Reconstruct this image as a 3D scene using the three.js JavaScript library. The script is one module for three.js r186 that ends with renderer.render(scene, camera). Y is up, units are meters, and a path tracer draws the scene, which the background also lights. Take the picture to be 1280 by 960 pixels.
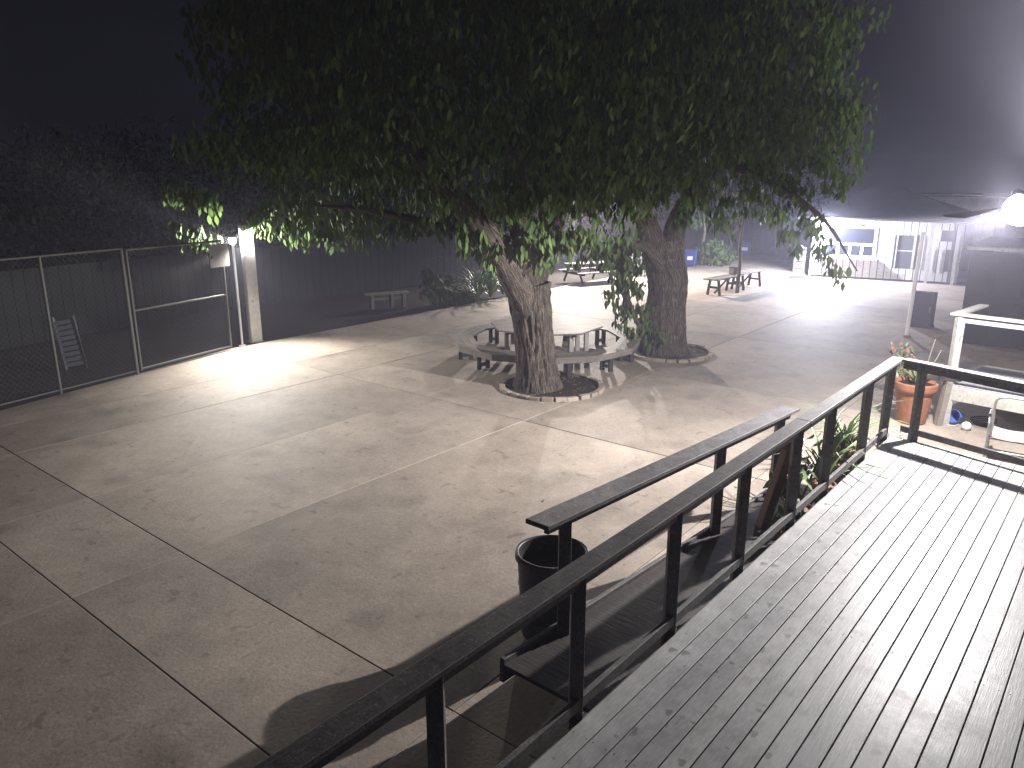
import * as THREE from 'three';
import { mergeGeometries, mergeVertices } from 'three/addons/utils/BufferGeometryUtils.js';
import { ImprovedNoise } from 'three/addons/math/ImprovedNoise.js';
import { RoundedBoxGeometry } from 'three/addons/geometries/RoundedBoxGeometry.js';

// ---------------------------------------------------------------- camera, sky, lights, exposure
const CAM_H = 4.1, FOCAL = 950, PITCH = Math.atan(260 / 950);
const scene = new THREE.Scene();
const camera = new THREE.PerspectiveCamera(2 * Math.atan(480 / FOCAL) * 180 / Math.PI, 4 / 3, 0.05, 400);
camera.position.set(0, CAM_H, 0);
camera.lookAt(0, CAM_H - Math.sin(PITCH), -Math.cos(PITCH));

const renderer = new THREE.WebGLRenderer({ antialias: true });
renderer.setSize(1024, 768);
renderer.toneMapping = THREE.LinearToneMapping;
renderer.toneMappingExposure = 1;
renderer.shadowMap.enabled = true;

{ // night sky: faint city glow towards the horizon
  const w = 64, h = 32, d = new Float32Array(w * h * 4);
  for (let j = 0; j < h; j++) for (let i = 0; i < w; i++) {
    const el = Math.abs((j + .5) / h - .5) * 2, k = .55 + .45 * Math.exp(-el * 3);
    d.set([.0045 * k, .0044 * k, .0075 * k, 1], (j * w + i) * 4);
  }
  const sky = new THREE.DataTexture(d, w, h, THREE.RGBAFormat, THREE.FloatType);
  sky.mapping = THREE.EquirectangularReflectionMapping; sky.magFilter = THREE.LinearFilter; sky.needsUpdate = true;
  scene.background = sky; scene.environment = sky; 
}
const moon = new THREE.DirectionalLight(0xbfc8ff, .02);
moon.position.set(-20, 40, 25); moon.castShadow = true;
Object.assign(moon.shadow.camera, { left: -40, right: 40, top: 40, bottom: -40, near: 1, far: 140 });
scene.add(moon);
scene.fog = new THREE.FogExp2(0xb9b8cc, .0044);
const LAMP = { flood: [180, 0xf2edec, 200, 350, 2600], gate: [175, 0xfffaf2], shop: [620, 0xe8ecff], yard: [1600, 0xfff4ea] };   // candela, colour

// ---------------------------------------------------------------- helpers
let seed = 7;
const rnd = (a = 0, b = 1) => { seed = (seed + 0x6d2b79f5) | 0; let t = Math.imul(seed ^ (seed >>> 15), 1 | seed); t = (t + Math.imul(t ^ (t >>> 7), 61 | t)) ^ t; return a + (b - a) * ((t ^ (t >>> 14)) >>> 0) / 4294967296; };
const V = (x, y, z) => new THREE.Vector3(x, y, z);
const perlin = new ImprovedNoise(), NZ = (x, y, z = 0) => perlin.noise(x, y, z);
const CP = Math.cos(PITCH), SP = Math.sin(PITCH);
// survey helper: the site point at height h on the line of sight of photo pixel (x, y)
function g(x, y, h = 0) {
  const dx = (x - 640) / FOCAL, dy = -(y - 480) / FOCAL, d = V(dx, -SP + dy * CP, -CP - dy * SP);
  return V(0, CAM_H, 0).addScaledVector(d, (h - CAM_H) / d.y);
}
// the point of the vertical plane through a and b on the line of sight of (x, y)
function onWall(a, b, x, y) {
  const dx = (x - 640) / FOCAL, dy = -(y - 480) / FOCAL, d = V(dx, -SP + dy * CP, -CP - dy * SP);
  const n = V(b.z - a.z, 0, a.x - b.x), t = n.dot(V(a.x, CAM_H, a.z).sub(V(0, CAM_H, 0))) / n.dot(d);
  return V(0, CAM_H, 0).addScaledVector(d, t);
}
// height above base whose sight line is at pixel row y
function rise(base, y) { const b = V(base.x + 1, 0, base.z), f = -SP * 0; let lo = -2, hi = 30; for (let i = 0; i < 50; i++) { const m = (lo + hi) / 2, Y = m - CAM_H, zf = -SP * Y - CP * base.z, up = CP * Y - SP * base.z; if (480 - FOCAL * up / zf > y) lo = m; else hi = m; } return lo; }

const taken = {};
function numbered(n) { const k = taken[n] = (taken[n] ?? -1) + 1; return k ? `${n}_${String(k).padStart(3, '0')}` : n; }
function thing(name, label, category, pos = [0, 0, 0], turn = 0, group) {
  const o = new THREE.Group(); o.name = numbered(name); scene.add(o);
  o.position.set(...(pos.isVector3 ? pos.toArray() : pos)); o.rotation.y = turn;
  o.userData = { label, category }; if (group) o.userData.group = group;
  return o;
}
function part(name, geos, mat, parent) {
  let ge = Array.isArray(geos) ? (geos.length > 1 ? mergeGeometries(geos.map(flat)) : geos[0]) : geos;
  const m = new THREE.Mesh(ge, mat); m.name = parent === scene ? numbered(name) : name; m.castShadow = m.receiveShadow = true; parent.add(m); return m;
}
const flat = (x) => { const q = x.index ? x.toNonIndexed() : x; for (const k of Object.keys(q.attributes)) if (!['position', 'normal', 'uv'].includes(k)) q.deleteAttribute(k); return q; };
function struct(name, geos, mat) { const m = part(name, geos, mat, scene); m.userData = { kind: 'structure' }; return m; }
// uv in metres by dominant normal
function metric(geo, s = 1, ou = 0, ov = 0) {
  const q = flat(geo), p = q.attributes.position, n = q.attributes.normal, uv = new Float32Array(p.count * 2);
  for (let i = 0; i < p.count; i++) {
    const ax = Math.abs(n.getX(i)), ay = Math.abs(n.getY(i)), az = Math.abs(n.getZ(i));
    let u, v; if (ay >= ax && ay >= az) { u = p.getX(i); v = p.getZ(i); } else if (ax > az) { u = p.getZ(i); v = p.getY(i); } else { u = p.getX(i); v = p.getY(i); }
    uv[2 * i] = u * s + ou; uv[2 * i + 1] = v * s + ov;
  }
  q.setAttribute('uv', new THREE.BufferAttribute(uv, 2)); return q;
}
function bx(w, h, d, x = 0, y = 0, z = 0, ry = 0, r = 0) {
  const q = r ? new RoundedBoxGeometry(w, h, d, 1, r) : new THREE.BoxGeometry(w, h, d), m = metric(q, 1, rnd(), rnd());
  if (ry) m.rotateY(ry); m.translate(x, y, z); return m;
}
// a squared timber w wide, h high from point a to point b (its long axis), uv running along it
function beam(a, b, w, h, r = .006, up = V(0, 1, 0)) {
  const L = a.distanceTo(b), q = metric(new RoundedBoxGeometry(w, h, L, 1, Math.min(r, w / 3, h / 3)), 1, rnd(), rnd());
  const z = b.clone().sub(a).normalize(), u = Math.abs(z.dot(up)) > .98 ? V(1, 0, 0) : up, x = u.clone().cross(z).normalize(), y = z.clone().cross(x);
  q.applyMatrix4(new THREE.Matrix4().makeBasis(x, y, z)); q.translate((a.x + b.x) / 2, (a.y + b.y) / 2, (a.z + b.z) / 2); return q;
}
function rod(a, b, r, n = 8) {
  const L = a.distanceTo(b), q = new THREE.CylinderGeometry(r, r, L, n); q.applyQuaternion(new THREE.Quaternion().setFromUnitVectors(V(0, 1, 0), b.clone().sub(a).normalize()));
  q.translate((a.x + b.x) / 2, (a.y + b.y) / 2, (a.z + b.z) / 2); return flat(q);
}
const tube = (pts, r, n = 8, seg = 24) => flat(new THREE.TubeGeometry(new THREE.CatmullRomCurve3(pts, false, 'centripetal'), seg, r, n));

// ---------------------------------------------------------------- procedural textures
function tex(size, fn, rep = 1, srgb = true) {
  const d = new Uint8Array(size * size * 4);
  for (let j = 0; j < size; j++) for (let i = 0; i < size; i++) { const c = fn(i / size, j / size); d[(j * size + i) * 4] = c[0] * 255; d[(j * size + i) * 4 + 1] = c[1] * 255; d[(j * size + i) * 4 + 2] = c[2] * 255; d[(j * size + i) * 4 + 3] = 255; }
  const t = new THREE.DataTexture(d, size, size); t.wrapS = t.wrapT = THREE.RepeatWrapping; t.magFilter = THREE.LinearFilter; t.minFilter = THREE.LinearMipmapLinearFilter; t.generateMipmaps = true;
  t.repeat.set(rep, rep); if (srgb) t.colorSpace = THREE.SRGBColorSpace; t.needsUpdate = true; return t;
}
// tileable noise on a torus of lattice f
function lat(f, s) { const a = new Float32Array(f * f); let q = s * 7919 + 13; for (let i = 0; i < f * f; i++) { q = (q * 1664525 + 1013904223) >>> 0; a[i] = q / 4294967296; } return (u, v) => { const x = u * f, y = v * f, i = Math.floor(x), j = Math.floor(y), sx = x - i, sy = y - j, a0 = sx * sx * (3 - 2 * sx), b0 = sy * sy * (3 - 2 * sy), k = (m, n) => a[((n % f + f) % f) * f + (m % f + f) % f]; return (k(i, j) * (1 - a0) + k(i + 1, j) * a0) * (1 - b0) + (k(i, j + 1) * (1 - a0) + k(i + 1, j + 1) * a0) * b0; }; }
const N3 = lat(3, 1), N7 = lat(7, 2), N17 = lat(17, 3), N41 = lat(41, 4), N97 = lat(97, 5), N230 = lat(230, 6), N430 = lat(430, 8);
const cl = (x) => Math.max(0, Math.min(1, x));
const fbm = (u, v) => .32 * N7(u, v) + .26 * N17(u, v) + .2 * N41(u, v) + .13 * N97(u, v) + .09 * N230(u, v);
const concreteMap = tex(1024, (u, v) => { const k = .80 + .30 * (fbm(u, v) - .5) + .2 * (N3(u, v) - .5) + .10 * (N430(u, v) - .5) - (N97(u + .3, v) > .9 ? .10 : 0) - .12 * cl(N17(v, u) * 3 - 2.1); return [cl(k), cl(k * .975), cl(k * .94)]; }, 1 / 9);
const concreteBump = tex(1024, (u, v) => { const k = .5 * N97(u, v) + .3 * N230(u, v) + .2 * N430(u, v); return [k, k, k]; }, 1 / 2.3, false);
const woodTex = (r, c1, c2) => tex(512, (u, v) => { const w = N17(u * 1.0, v * 1.0), gr = N230(u, v * .05 + w * .02) * .5 + N97(u, v * .04) * .5, k = cl(.25 + .6 * gr + .3 * (N7(u, v) - .5)); return [0, 1, 2].map(i => c1[i] + (c2[i] - c1[i]) * k); }, r);
const woodMap = woodTex(1 / 1.3, [.62, .60, .58], [.95, .94, .92]);
const paintMap = tex(512, (u, v) => { const k = .84 + .22 * (fbm(u, v) - .5) + .1 * (N230(u, v * .15) - .5) - .25 * cl(N17(u, v) * N41(v, u) * 6 - 3.4); return [cl(k), cl(k), cl(k * .99)]; }, 1 / 1.7);
const paintRough = tex(512, (u, v) => { const k = .42 + .3 * (fbm(u, v) - .3); return [0, k, 0]; }, 1 / 1.7, false);
const scuffMap = tex(512, (u, v) => { const k = .72 + .5 * (fbm(u, v) - .5) + .3 * (N230(u * .3, v) - .5) + .5 * cl(N41(v, u) * N97(u, v) * 4 - 2.0) - .3 * cl(N17(u, v) * 3 - 2); return [cl(k), cl(k * .99), cl(k * .97)]; }, 1 / .9);
const barkMap = tex(512, (u, v) => { const k = .55 + .5 * (N41(u, v * .25) - .5) + .4 * (N97(u, v * .4) - .5) + .2 * (N230(u, v) - .5); return [cl(k), cl(k * .97), cl(k * .92)]; }, 1);
const soilMap = tex(512, (u, v) => { const k = .45 + .5 * (fbm(u, v) - .5) + .5 * (N230(u, v) - .5); return [cl(k), cl(k * .9), cl(k * .8)]; }, 1 / 1.5);
const grainBump = tex(512, (u, v) => { const k = .6 * N230(u, v * .06) + .4 * N97(u, v * .08); return [k, k, k]; }, 1 / 1.3, false);
const shingleMap = tex(512, (u, v) => { const k = .7 + .5 * (fbm(u, v) - .5) + .3 * (N230(u, v) - .5); return [cl(k), cl(k), cl(k)]; }, 1 / 2);

const std = (c, roughness = .8, o = {}) => new THREE.MeshStandardMaterial({ color: new THREE.Color().setRGB(...c), roughness, ...o });
const M = {
  concrete: [[.46, .41, .36], [.445, .397, .348], [.47, .42, .37]].map(c => std(c, .72, { map: concreteMap, bumpMap: concreteBump, bumpScale: .0018 })),
  dirt: std([.05, .04, .032], 1, { map: soilMap, bumpMap: soilMap, bumpScale: .03 }),
  soil: std([.10, .065, .045], 1, { map: soilMap, bumpMap: soilMap, bumpScale: .03 }),
  deck: [[.49, .49, .50], [.42, .42, .435], [.53, .525, .53]].map(c => std(c, .95, { map: paintMap, roughnessMap: paintRough, bumpMap: grainBump, bumpScale: .0005 })),
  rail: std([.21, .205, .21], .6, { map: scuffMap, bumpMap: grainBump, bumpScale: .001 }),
  fenceMetal: std([.10, .10, .09], .6, { metalness: .3 }),
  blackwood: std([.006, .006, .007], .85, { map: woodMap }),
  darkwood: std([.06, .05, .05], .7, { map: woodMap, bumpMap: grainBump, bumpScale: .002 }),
  brownwood: std([.20, .10, .05], .7, { map: woodMap, bumpMap: grainBump, bumpScale: .002 }),
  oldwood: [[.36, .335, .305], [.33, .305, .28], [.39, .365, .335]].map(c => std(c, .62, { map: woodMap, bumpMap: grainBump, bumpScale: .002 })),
  whitewood: std([.62, .61, .58], .6, { map: paintMap, bumpMap: grainBump, bumpScale: .001 }),
  paleRail: std([.55, .54, .5], .55, { map: paintMap, bumpMap: grainBump, bumpScale: .001 }),
  siding: [[.62, .62, .62], [.56, .56, .57], [.66, .65, .64]].map(c => std(c, .6, { map: paintMap, bumpMap: grainBump, bumpScale: .002 })),
  bark: std([.26, .225, .195], .95, { map: barkMap, bumpMap: barkMap, bumpScale: .012 }),
  galv: std([.55, .56, .57], .45, { metalness: .7 }),
  tubeMetal: std([.38, .40, .42], .35, { metalness: .8 }),
  wire: std([.06, .062, .06], .6, { metalness: .2 }),
  black: std([.012, .012, .014], .5),
  darkmetal: std([.05, .05, .055], .55),
  glass: std([.012, .013, .018], .12),
  shingle: std([.045, .043, .047], .9, { map: shingleMap, bumpMap: shingleMap, bumpScale: .01 }),
  terracotta: std([.42, .18, .09], .75, { map: soilMap.clone() }),
  white: std([.75, .75, .74], .5),
  signwhite: std([.7, .7, .7], .5),
  blue: std([.06, .12, .34], .5),
  bluebin: std([.02, .05, .22], .5),
  red: std([.30, .05, .03], .7),
  shade: std([.045, .048, .053], .85, { map: paintMap }),
  leaf: [[.068, .115, .025], [.05, .09, .02], [.1, .145, .04]].map(c => new THREE.MeshPhysicalMaterial({ color: new THREE.Color().setRGB(...c), roughness: .75, specularIntensity: .6, side: THREE.DoubleSide })),
  leafDark: std([.035, .07, .022], .6, { side: THREE.DoubleSide }),
  aloe: std([.15, .24, .09], .45, { side: THREE.DoubleSide }),
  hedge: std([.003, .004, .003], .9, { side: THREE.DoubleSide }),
};
M.terracotta.map = tex(256, (u, v) => { const k = .8 + .35 * (fbm(u, v) - .5); return [cl(k), cl(k), cl(k)]; }, 1 / .6);

// ---------------------------------------------------------------- site frame: the yard's joints, deck and buildings run along az 39 deg
const AZ = 39 * Math.PI / 180, U = V(Math.sin(AZ), 0, -Math.cos(AZ)), W = V(Math.cos(AZ), 0, Math.sin(AZ));
const S = (u, v, y = 0) => V(0, y, 0).addScaledVector(U, u).addScaledVector(W, v);

// ---------------------------------------------------------------- ground and pavement
{
  const q = new THREE.CircleGeometry(220, 64); q.rotateX(-Math.PI / 2); const m = metric(q); m.translate(0, -.09, -30);
  struct('ground', m, M.dirt);
  const pav = new THREE.Group(); pav.name = 'pavement'; pav.userData = { kind: 'structure' }; scene.add(pav);
  const vs = [-16.9, -14.45, -12.8, -10.2, -7.75, -3.6, 1.2, 5.8, 10.4, 15], us = [-5, 2.5, 3.7, 9.9, 14.2, 19, 24, 29.5, 35, 41, 47];
  const trimU = (v) => 0;
  for (let i = 0; i + 1 < us.length; i++) for (let j = 0; j + 1 < vs.length; j++) {
    let u0 = us[i], u1 = us[i + 1], v0 = vs[j], v1 = vs[j + 1]; if (j === 0 && i === 0) continue;
    const gap = .008, off = [rnd(), rnd()];
    if (j === 0 && u0 < 12) {                                                // the edge bays stop at the fence line
      const e = (u) => Math.max(v0, -15.36 - (u - 3.9) * .258), sh = new THREE.Shape([[u0 + gap / 2, v1 - gap / 2], [u1 - gap / 2, v1 - gap / 2], [u1 - gap / 2, e(u1)], [u0 + gap / 2, e(u0)]].map(q => new THREE.Vector2(...q)));
      const q = new THREE.ExtrudeGeometry(sh, { depth: .1, bevelEnabled: true, bevelSize: .006, bevelOffset: -.006, bevelThickness: .006, bevelSegments: 1 }); q.rotateX(Math.PI / 2); q.translate(0, -.006 + rnd(-.003, .003), 0);
      const m = metric(q, 1, off[0] * 20, off[1] * 20); m.applyMatrix4(new THREE.Matrix4().makeBasis(U, V(0, 1, 0), W)); part('slab', m, M.concrete[Math.floor(rnd(0, 3))], pav); continue;
    }
    const q = new RoundedBoxGeometry(u1 - u0 - gap, .12, v1 - v0 - gap, 1, .008);
    const m = metric(q, 1, off[0] * 20, off[1] * 20); m.rotateY(0);
    // local x along U, local z along W
    m.applyMatrix4(new THREE.Matrix4().makeBasis(U, V(0, 1, 0), W)); const c = S((u0 + u1) / 2, (v0 + v1) / 2, -.06 + rnd(-.003, .003)); m.translate(c.x, c.y, c.z);
    part('slab', m, M.concrete[Math.floor(rnd(0, 3))], pav);
  }
}

// ---------------------------------------------------------------- bark tubes (trunks and limbs)
function barkTube(pts, radii, { seg = 60, ring = 72, depth = .05, lump = .06, s = 0, ridges = 5 } = {}) {
  const c = new THREE.CatmullRomCurve3(pts, false, 'centripetal'), pos = [], uv = [], idx = [];
  const rAt = (t) => { const x = t * (radii.length - 1), i = Math.min(radii.length - 2, Math.floor(x)), f = x - i, k = f * f * (3 - 2 * f); return radii[i] * (1 - k) + radii[i + 1] * k; };
  const fr = c.computeFrenetFrames(seg), L = c.getLength();
  let N = fr.normals[0].clone(); const T0 = fr.tangents[0];
  N = V(1, 0, 0).addScaledVector(T0, -T0.x).normalize();
  for (let i = 0; i <= seg; i++) {
    const t = i / seg, p = c.getPointAt(t), T = c.getTangentAt(t); N.addScaledVector(T, -N.dot(T)).normalize(); const B = T.clone().cross(N), r = rAt(t);
    for (let j = 0; j <= ring; j++) {
      const a = j / ring * Math.PI * 2, ca = Math.cos(a), sa = Math.sin(a), y = t * L;
      const n1 = NZ(ca * ridges + s, sa * ridges + s, y * 1.3), n2 = NZ(ca * ridges * 2.1 + s, sa * ridges * 2.1, y * 2.8 + 9), lo = NZ(ca * 1.2 + s * 3, sa * 1.2, y * .9);
      const rr = r * (1 + lump * 1.6 * lo) + depth * ((1 - 2.4 * Math.abs(n1)) * .7 + (1 - 2.4 * Math.abs(n2)) * .35 - .35) * Math.min(1, r / .25);
      const q = p.clone().addScaledVector(N, ca * rr).addScaledVector(B, sa * rr); pos.push(q.x, q.y, q.z); uv.push(j / ring * Math.max(1, Math.round(r * 6.28 / .5)), y / .9);
    }
  }
  for (let i = 0; i < seg; i++) for (let j = 0; j < ring; j++) { const a = i * (ring + 1) + j, b = a + ring + 1; idx.push(a, a + 1, b, b, a + 1, b + 1); }
  const q = new THREE.BufferGeometry(); q.setAttribute('position', new THREE.Float32BufferAttribute(pos, 3)); q.setAttribute('uv', new THREE.Float32BufferAttribute(uv, 2)); q.setIndex(idx); q.computeVertexNormals(); return q;
}
// a leaf: pointed blade folded along its midrib, hanging down -y from the origin, 1 long
function leafGeo(w = .42, fold = .1, curl = .18) {
  const ys = [0, .22, .5, .78, 1], ws = [.03, .36, .5, .3, 0], pos = [], idx = [], uv = [];
  ys.forEach((y, i) => { const b = curl * y * y; for (const k of [-1, 0, 1]) { pos.push(k * ws[i] * w * 2 * .5, -y, b + Math.abs(k) * fold * ws[i]); uv.push(k * .5 + .5, y); } });
  for (let i = 0; i < 4; i++) for (const k of [0, 1]) { const a = i * 3 + k, b = a + 3; idx.push(a, b, a + 1, a + 1, b, b + 1); }
  const q = new THREE.BufferGeometry(); q.setAttribute('position', new THREE.Float32BufferAttribute(pos, 3)); q.setAttribute('uv', new THREE.Float32BufferAttribute(uv, 2)); q.setIndex(idx); q.computeVertexNormals(); return q;
}
const LEAF = [leafGeo(.42, .12, .18), leafGeo(.5, .18, -.1), leafGeo(.36, .08, .3)];
const m4 = new THREE.Matrix4(), qt = new THREE.Quaternion(), eu = new THREE.Euler();
// leaf placements round a cluster centre: mostly drooping
function clusterLeaves(out, c, r, n, size, droop = 1) {
  for (let i = 0; i < n; i++) {
    const d = V(rnd(-1, 1), rnd(-1, 1), rnd(-1, 1)); if (d.lengthSq() > 1) { d.normalize().multiplyScalar(rnd(.4, 1)); }
    const p = c.clone().add(V(d.x * r, d.y * r * .8, d.z * r)), s = size * rnd(.45, 1.35);
    eu.set(rnd(-.9, .9) * (1.6 - droop), rnd(0, 6.28), rnd(-.75, .75) * (1.6 - droop), 'YXZ'); qt.setFromEuler(eu);
    out.push({ p, q: qt.clone(), s });
  }
}
function leafInstances(name, list, parent, mats = M.leaf, stuff = true) {
  const per = [[], [], []]; list.forEach((l, i) => per[i % 3].push(l));
  per.forEach((ls, k) => {
    if (!ls.length) return; const im = new THREE.InstancedMesh(LEAF[k], Array.isArray(mats) ? mats[k] : mats, ls.length); im.name = name; im.castShadow = im.receiveShadow = true;
    ls.forEach((l, i) => { m4.compose(l.p, l.q, V(l.s, l.s, l.s)); im.setMatrixAt(i, m4); });
    if (stuff) im.userData = { kind: 'stuff' }; parent.add(im);
  });
}
function ownLeaves(list, parent, mats = M.leaf) { list.forEach((l, i) => { const m = new THREE.Mesh(LEAF[i % 3], mats[i % 3]); m.name = 'leaf'; m.position.copy(l.p); m.quaternion.copy(l.q); m.scale.setScalar(l.s); m.castShadow = m.receiveShadow = true; parent.add(m); }); }

// lamps' places (used by the leaves that show, and by the fittings below)
const gatePole = g(303, 432), gateLamp = V(gatePole.x + .02, rise(gatePole, 298), gatePole.z);
const floodAt = g(1276, 262, 3.68);
const A = g(1010, 345), Bq = g(1145, 353);                                  // foot of the snack bar's front wall, its left and right ends

// ---------------------------------------------------------------- the two big shade trees
function shadeTree(label, base, trunkPts, trunkR, limbs, crown, fringe, dots, opts) {
  const t = thing('shade_tree', label, 'tree');
  part('trunk', barkTube(trunkPts, trunkR, { seg: 90, ring: 110, s: opts.s, depth: .055, lump: .07 }), M.bark, t);
  for (const [pts, rr] of limbs) part('limb', barkTube(pts, rr, { seg: 40, ring: 40, depth: .03, s: opts.s + 2, ridges: 4 }), M.bark, t);
  const list = []; crown(list);
  const own = [], rest = [];
  list.sort((a, b) => fringe(a) - fringe(b)); list.forEach((l, i) => (i < opts.own ? own : rest).push(l));
  for (let i = rest.length - 1; i > 0; i--) { const j = Math.floor(rnd(0, i + 1)); [rest[i], rest[j]] = [rest[j], rest[i]]; }
  leafInstances('crown', rest, t); ownLeaves(own, t);
  return t;
}
function bedStones(t, c, r, n) { for (let i = 0; i < n; i++) { const a = i / n * 6.283 + rnd(-.03, .03), q = new RoundedBoxGeometry(r * 6.0 / n, .10, .12, 1, .018); const m = metric(q, 1, rnd() * 5, rnd() * 5); m.rotateX(rnd(-.08, .08)); m.rotateY(-a - Math.PI / 2); m.translate(c.x + Math.cos(a) * r, rnd(.005, .03), c.z + Math.sin(a) * r); part('curb_stone', m, M.concrete[i % 3], t); } }
const T1 = V(.68, 0, -14.75), T2 = V(3.62, 0, -17.95);
{
  const at = (x, y, z = T1.z) => { const k = g(x, 480); return onWall(V(-1, 0, z), V(1, 0, z), x, y); };
  shadeTree('large furrowed trunk shade tree in a stone ringed bed in front of the round table', T1,
    [at(672, 492), at(671, 470), at(669, 440), at(666, 410), at(663, 380), at(661, 355)].map((p, i) => V(p.x, i ? p.y : -.1, T1.z)), [.50, .385, .37, .365, .385, .40],
    [[[at(664, 410), at(652, 368), at(640, 340), at(618, 300), at(570, 240), at(500, 170)].map((p, i) => V(p.x, p.y, T1.z + i * .3)), [.18, .25, .235, .21, .17, .11]],
     [[at(664, 405), at(667, 365), at(675, 335), at(688, 300), at(712, 230), at(740, 130)].map((p, i) => V(p.x, p.y, T1.z - i * .25)), [.16, .24, .225, .2, .16, .1]],
     [[at(660, 352), at(655, 315), at(650, 260), at(640, 150)].map((p, i) => V(p.x, p.y, T1.z + i * .5)), [.22, .18, .15, .09]],
     [[at(618, 300), at(540, 285), at(450, 268), at(360, 262)].map((p, i) => V(p.x, p.y, T1.z - .3 - i * .6)), [.13, .1, .07, .03]]],
    (list) => {
      const C = V(-.9, 5.6, -15.2);
      for (let i = 0; i < 760; i++) {                                        // clusters through the crown's volume, denser at its skin
        const a = rnd(0, 6.283), e = Math.asin(rnd(-.75, 1)), k = Math.pow(rnd(.12, 1), .4), rx = 5.0, rz = Math.sin(a) > 0 ? 3.6 : 4.6;
        const p = V(C.x + Math.cos(a) * Math.cos(e) * rx * k, C.y + Math.sin(e) * 3.4 * k, C.z + Math.sin(a) * Math.cos(e) * rz * k);
        const low = 2.95 + .2 * (p.z + 15) + .5 * NZ(p.x * .7, 3, p.z * .7) ; if (p.x < -1.6 && p.z > -18.5) { const up = 4.25 + .15 * (p.z + 15) + .4 * NZ(p.x, 5, p.z), f = Math.min(1, (-1.6 - p.x) / 1.4); if (p.y < low + (up - low) * f) p.y = low + (up - low) * f + rnd(0, .5); }
        if (p.y < low) p.y = low + rnd(0, .5);
        clusterLeaves(list, p, rnd(.4, .65), 46, .17, 1.1);
      }
      // hanging sprays on the side of the gate lamp and along the lower edge
      const sprays = [[330, 262, -17.6], [350, 250, -17.2], [375, 268, -17.4], [400, 255, -17], [425, 270, -17.2], [450, 250, -16.8], [470, 268, -16.5], [345, 232, -17], [390, 230, -17], [430, 228, -16.6], [235, 250, -17.8], [255, 245, -17.6], [218, 240, -17.9], [250, 300, -18], [225, 296, -17.8], [230, 185, -17.6], [250, 180, -17.5], [500, 285, -15.6], [525, 295, -15.5], [550, 292, -15.2], [580, 296, -15], [610, 300, -14.8], [600, 318, -16.5], [585, 310, -16.5], [640, 300, -14], [690, 305, -14.2], [720, 300, -15], [745, 305, -15], [410, 286, -17.2], [372, 285, -17.6], [450, 285, -16.8]];
      for (const [x, y, z] of [...sprays, ...[[330, 285], [345, 272], [360, 282], [375, 290], [392, 278], [410, 286], [430, 276], [350, 255], [385, 258], [420, 256], [450, 272], [340, 262], [366, 268], [400, 292], [230, 252], [245, 244], [440, 290], [470, 280], [322, 270], [336, 290], [350, 240], [372, 244], [400, 240], [425, 245], [450, 250], [470, 262], [485, 275], [395, 265], [370, 268], [350, 288], [415, 298], [445, 300], [465, 296], [220, 244], [262, 250], [275, 262], [238, 300], [262, 303], [325, 280], [332, 272], [342, 280], [352, 268], [362, 290], [348, 294], [370, 278], [380, 300], [338, 260], [356, 256], [368, 262]].map(([x, y], i) => [x, y, -19.2 - .16 * (i % 6)]), ...[[600, 292], [625, 305], [648, 300], [668, 318], [690, 300], [705, 312], [640, 322], [715, 296], [610, 320], [680, 288], [655, 285]].map(([x, y], i) => [x, y, -13.7 - .1 * (i % 4)])]) { const p = onWall(V(-1, 0, z), V(1, 0, z), x, y); for (let k = 0; k < 3; k++) clusterLeaves(list, p.clone().add(V(rnd(-.25, .25), rnd(-.1, .25), rnd(-.25, .25))), .24, 12, .2, 1.25); }
    }, (l) => l.p.distanceTo(gateLamp) + .4 * l.p.y, [], { s: 1.3, own: 230 });
  const bed = thing('tree_bed', 'round soil bed with a low stone edge at the foot of the front tree', 'tree bed', [T1.x + .12, 0, T1.z + .0]);
  const sd = new THREE.CircleGeometry(.97, 40); sd.rotateX(-Math.PI / 2); const m = metric(sd); m.translate(0, .006, 0); part('soil', m, M.soil, bed); bedStones(bed, V(0, 0, 0), 1.0, 26);
}
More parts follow.
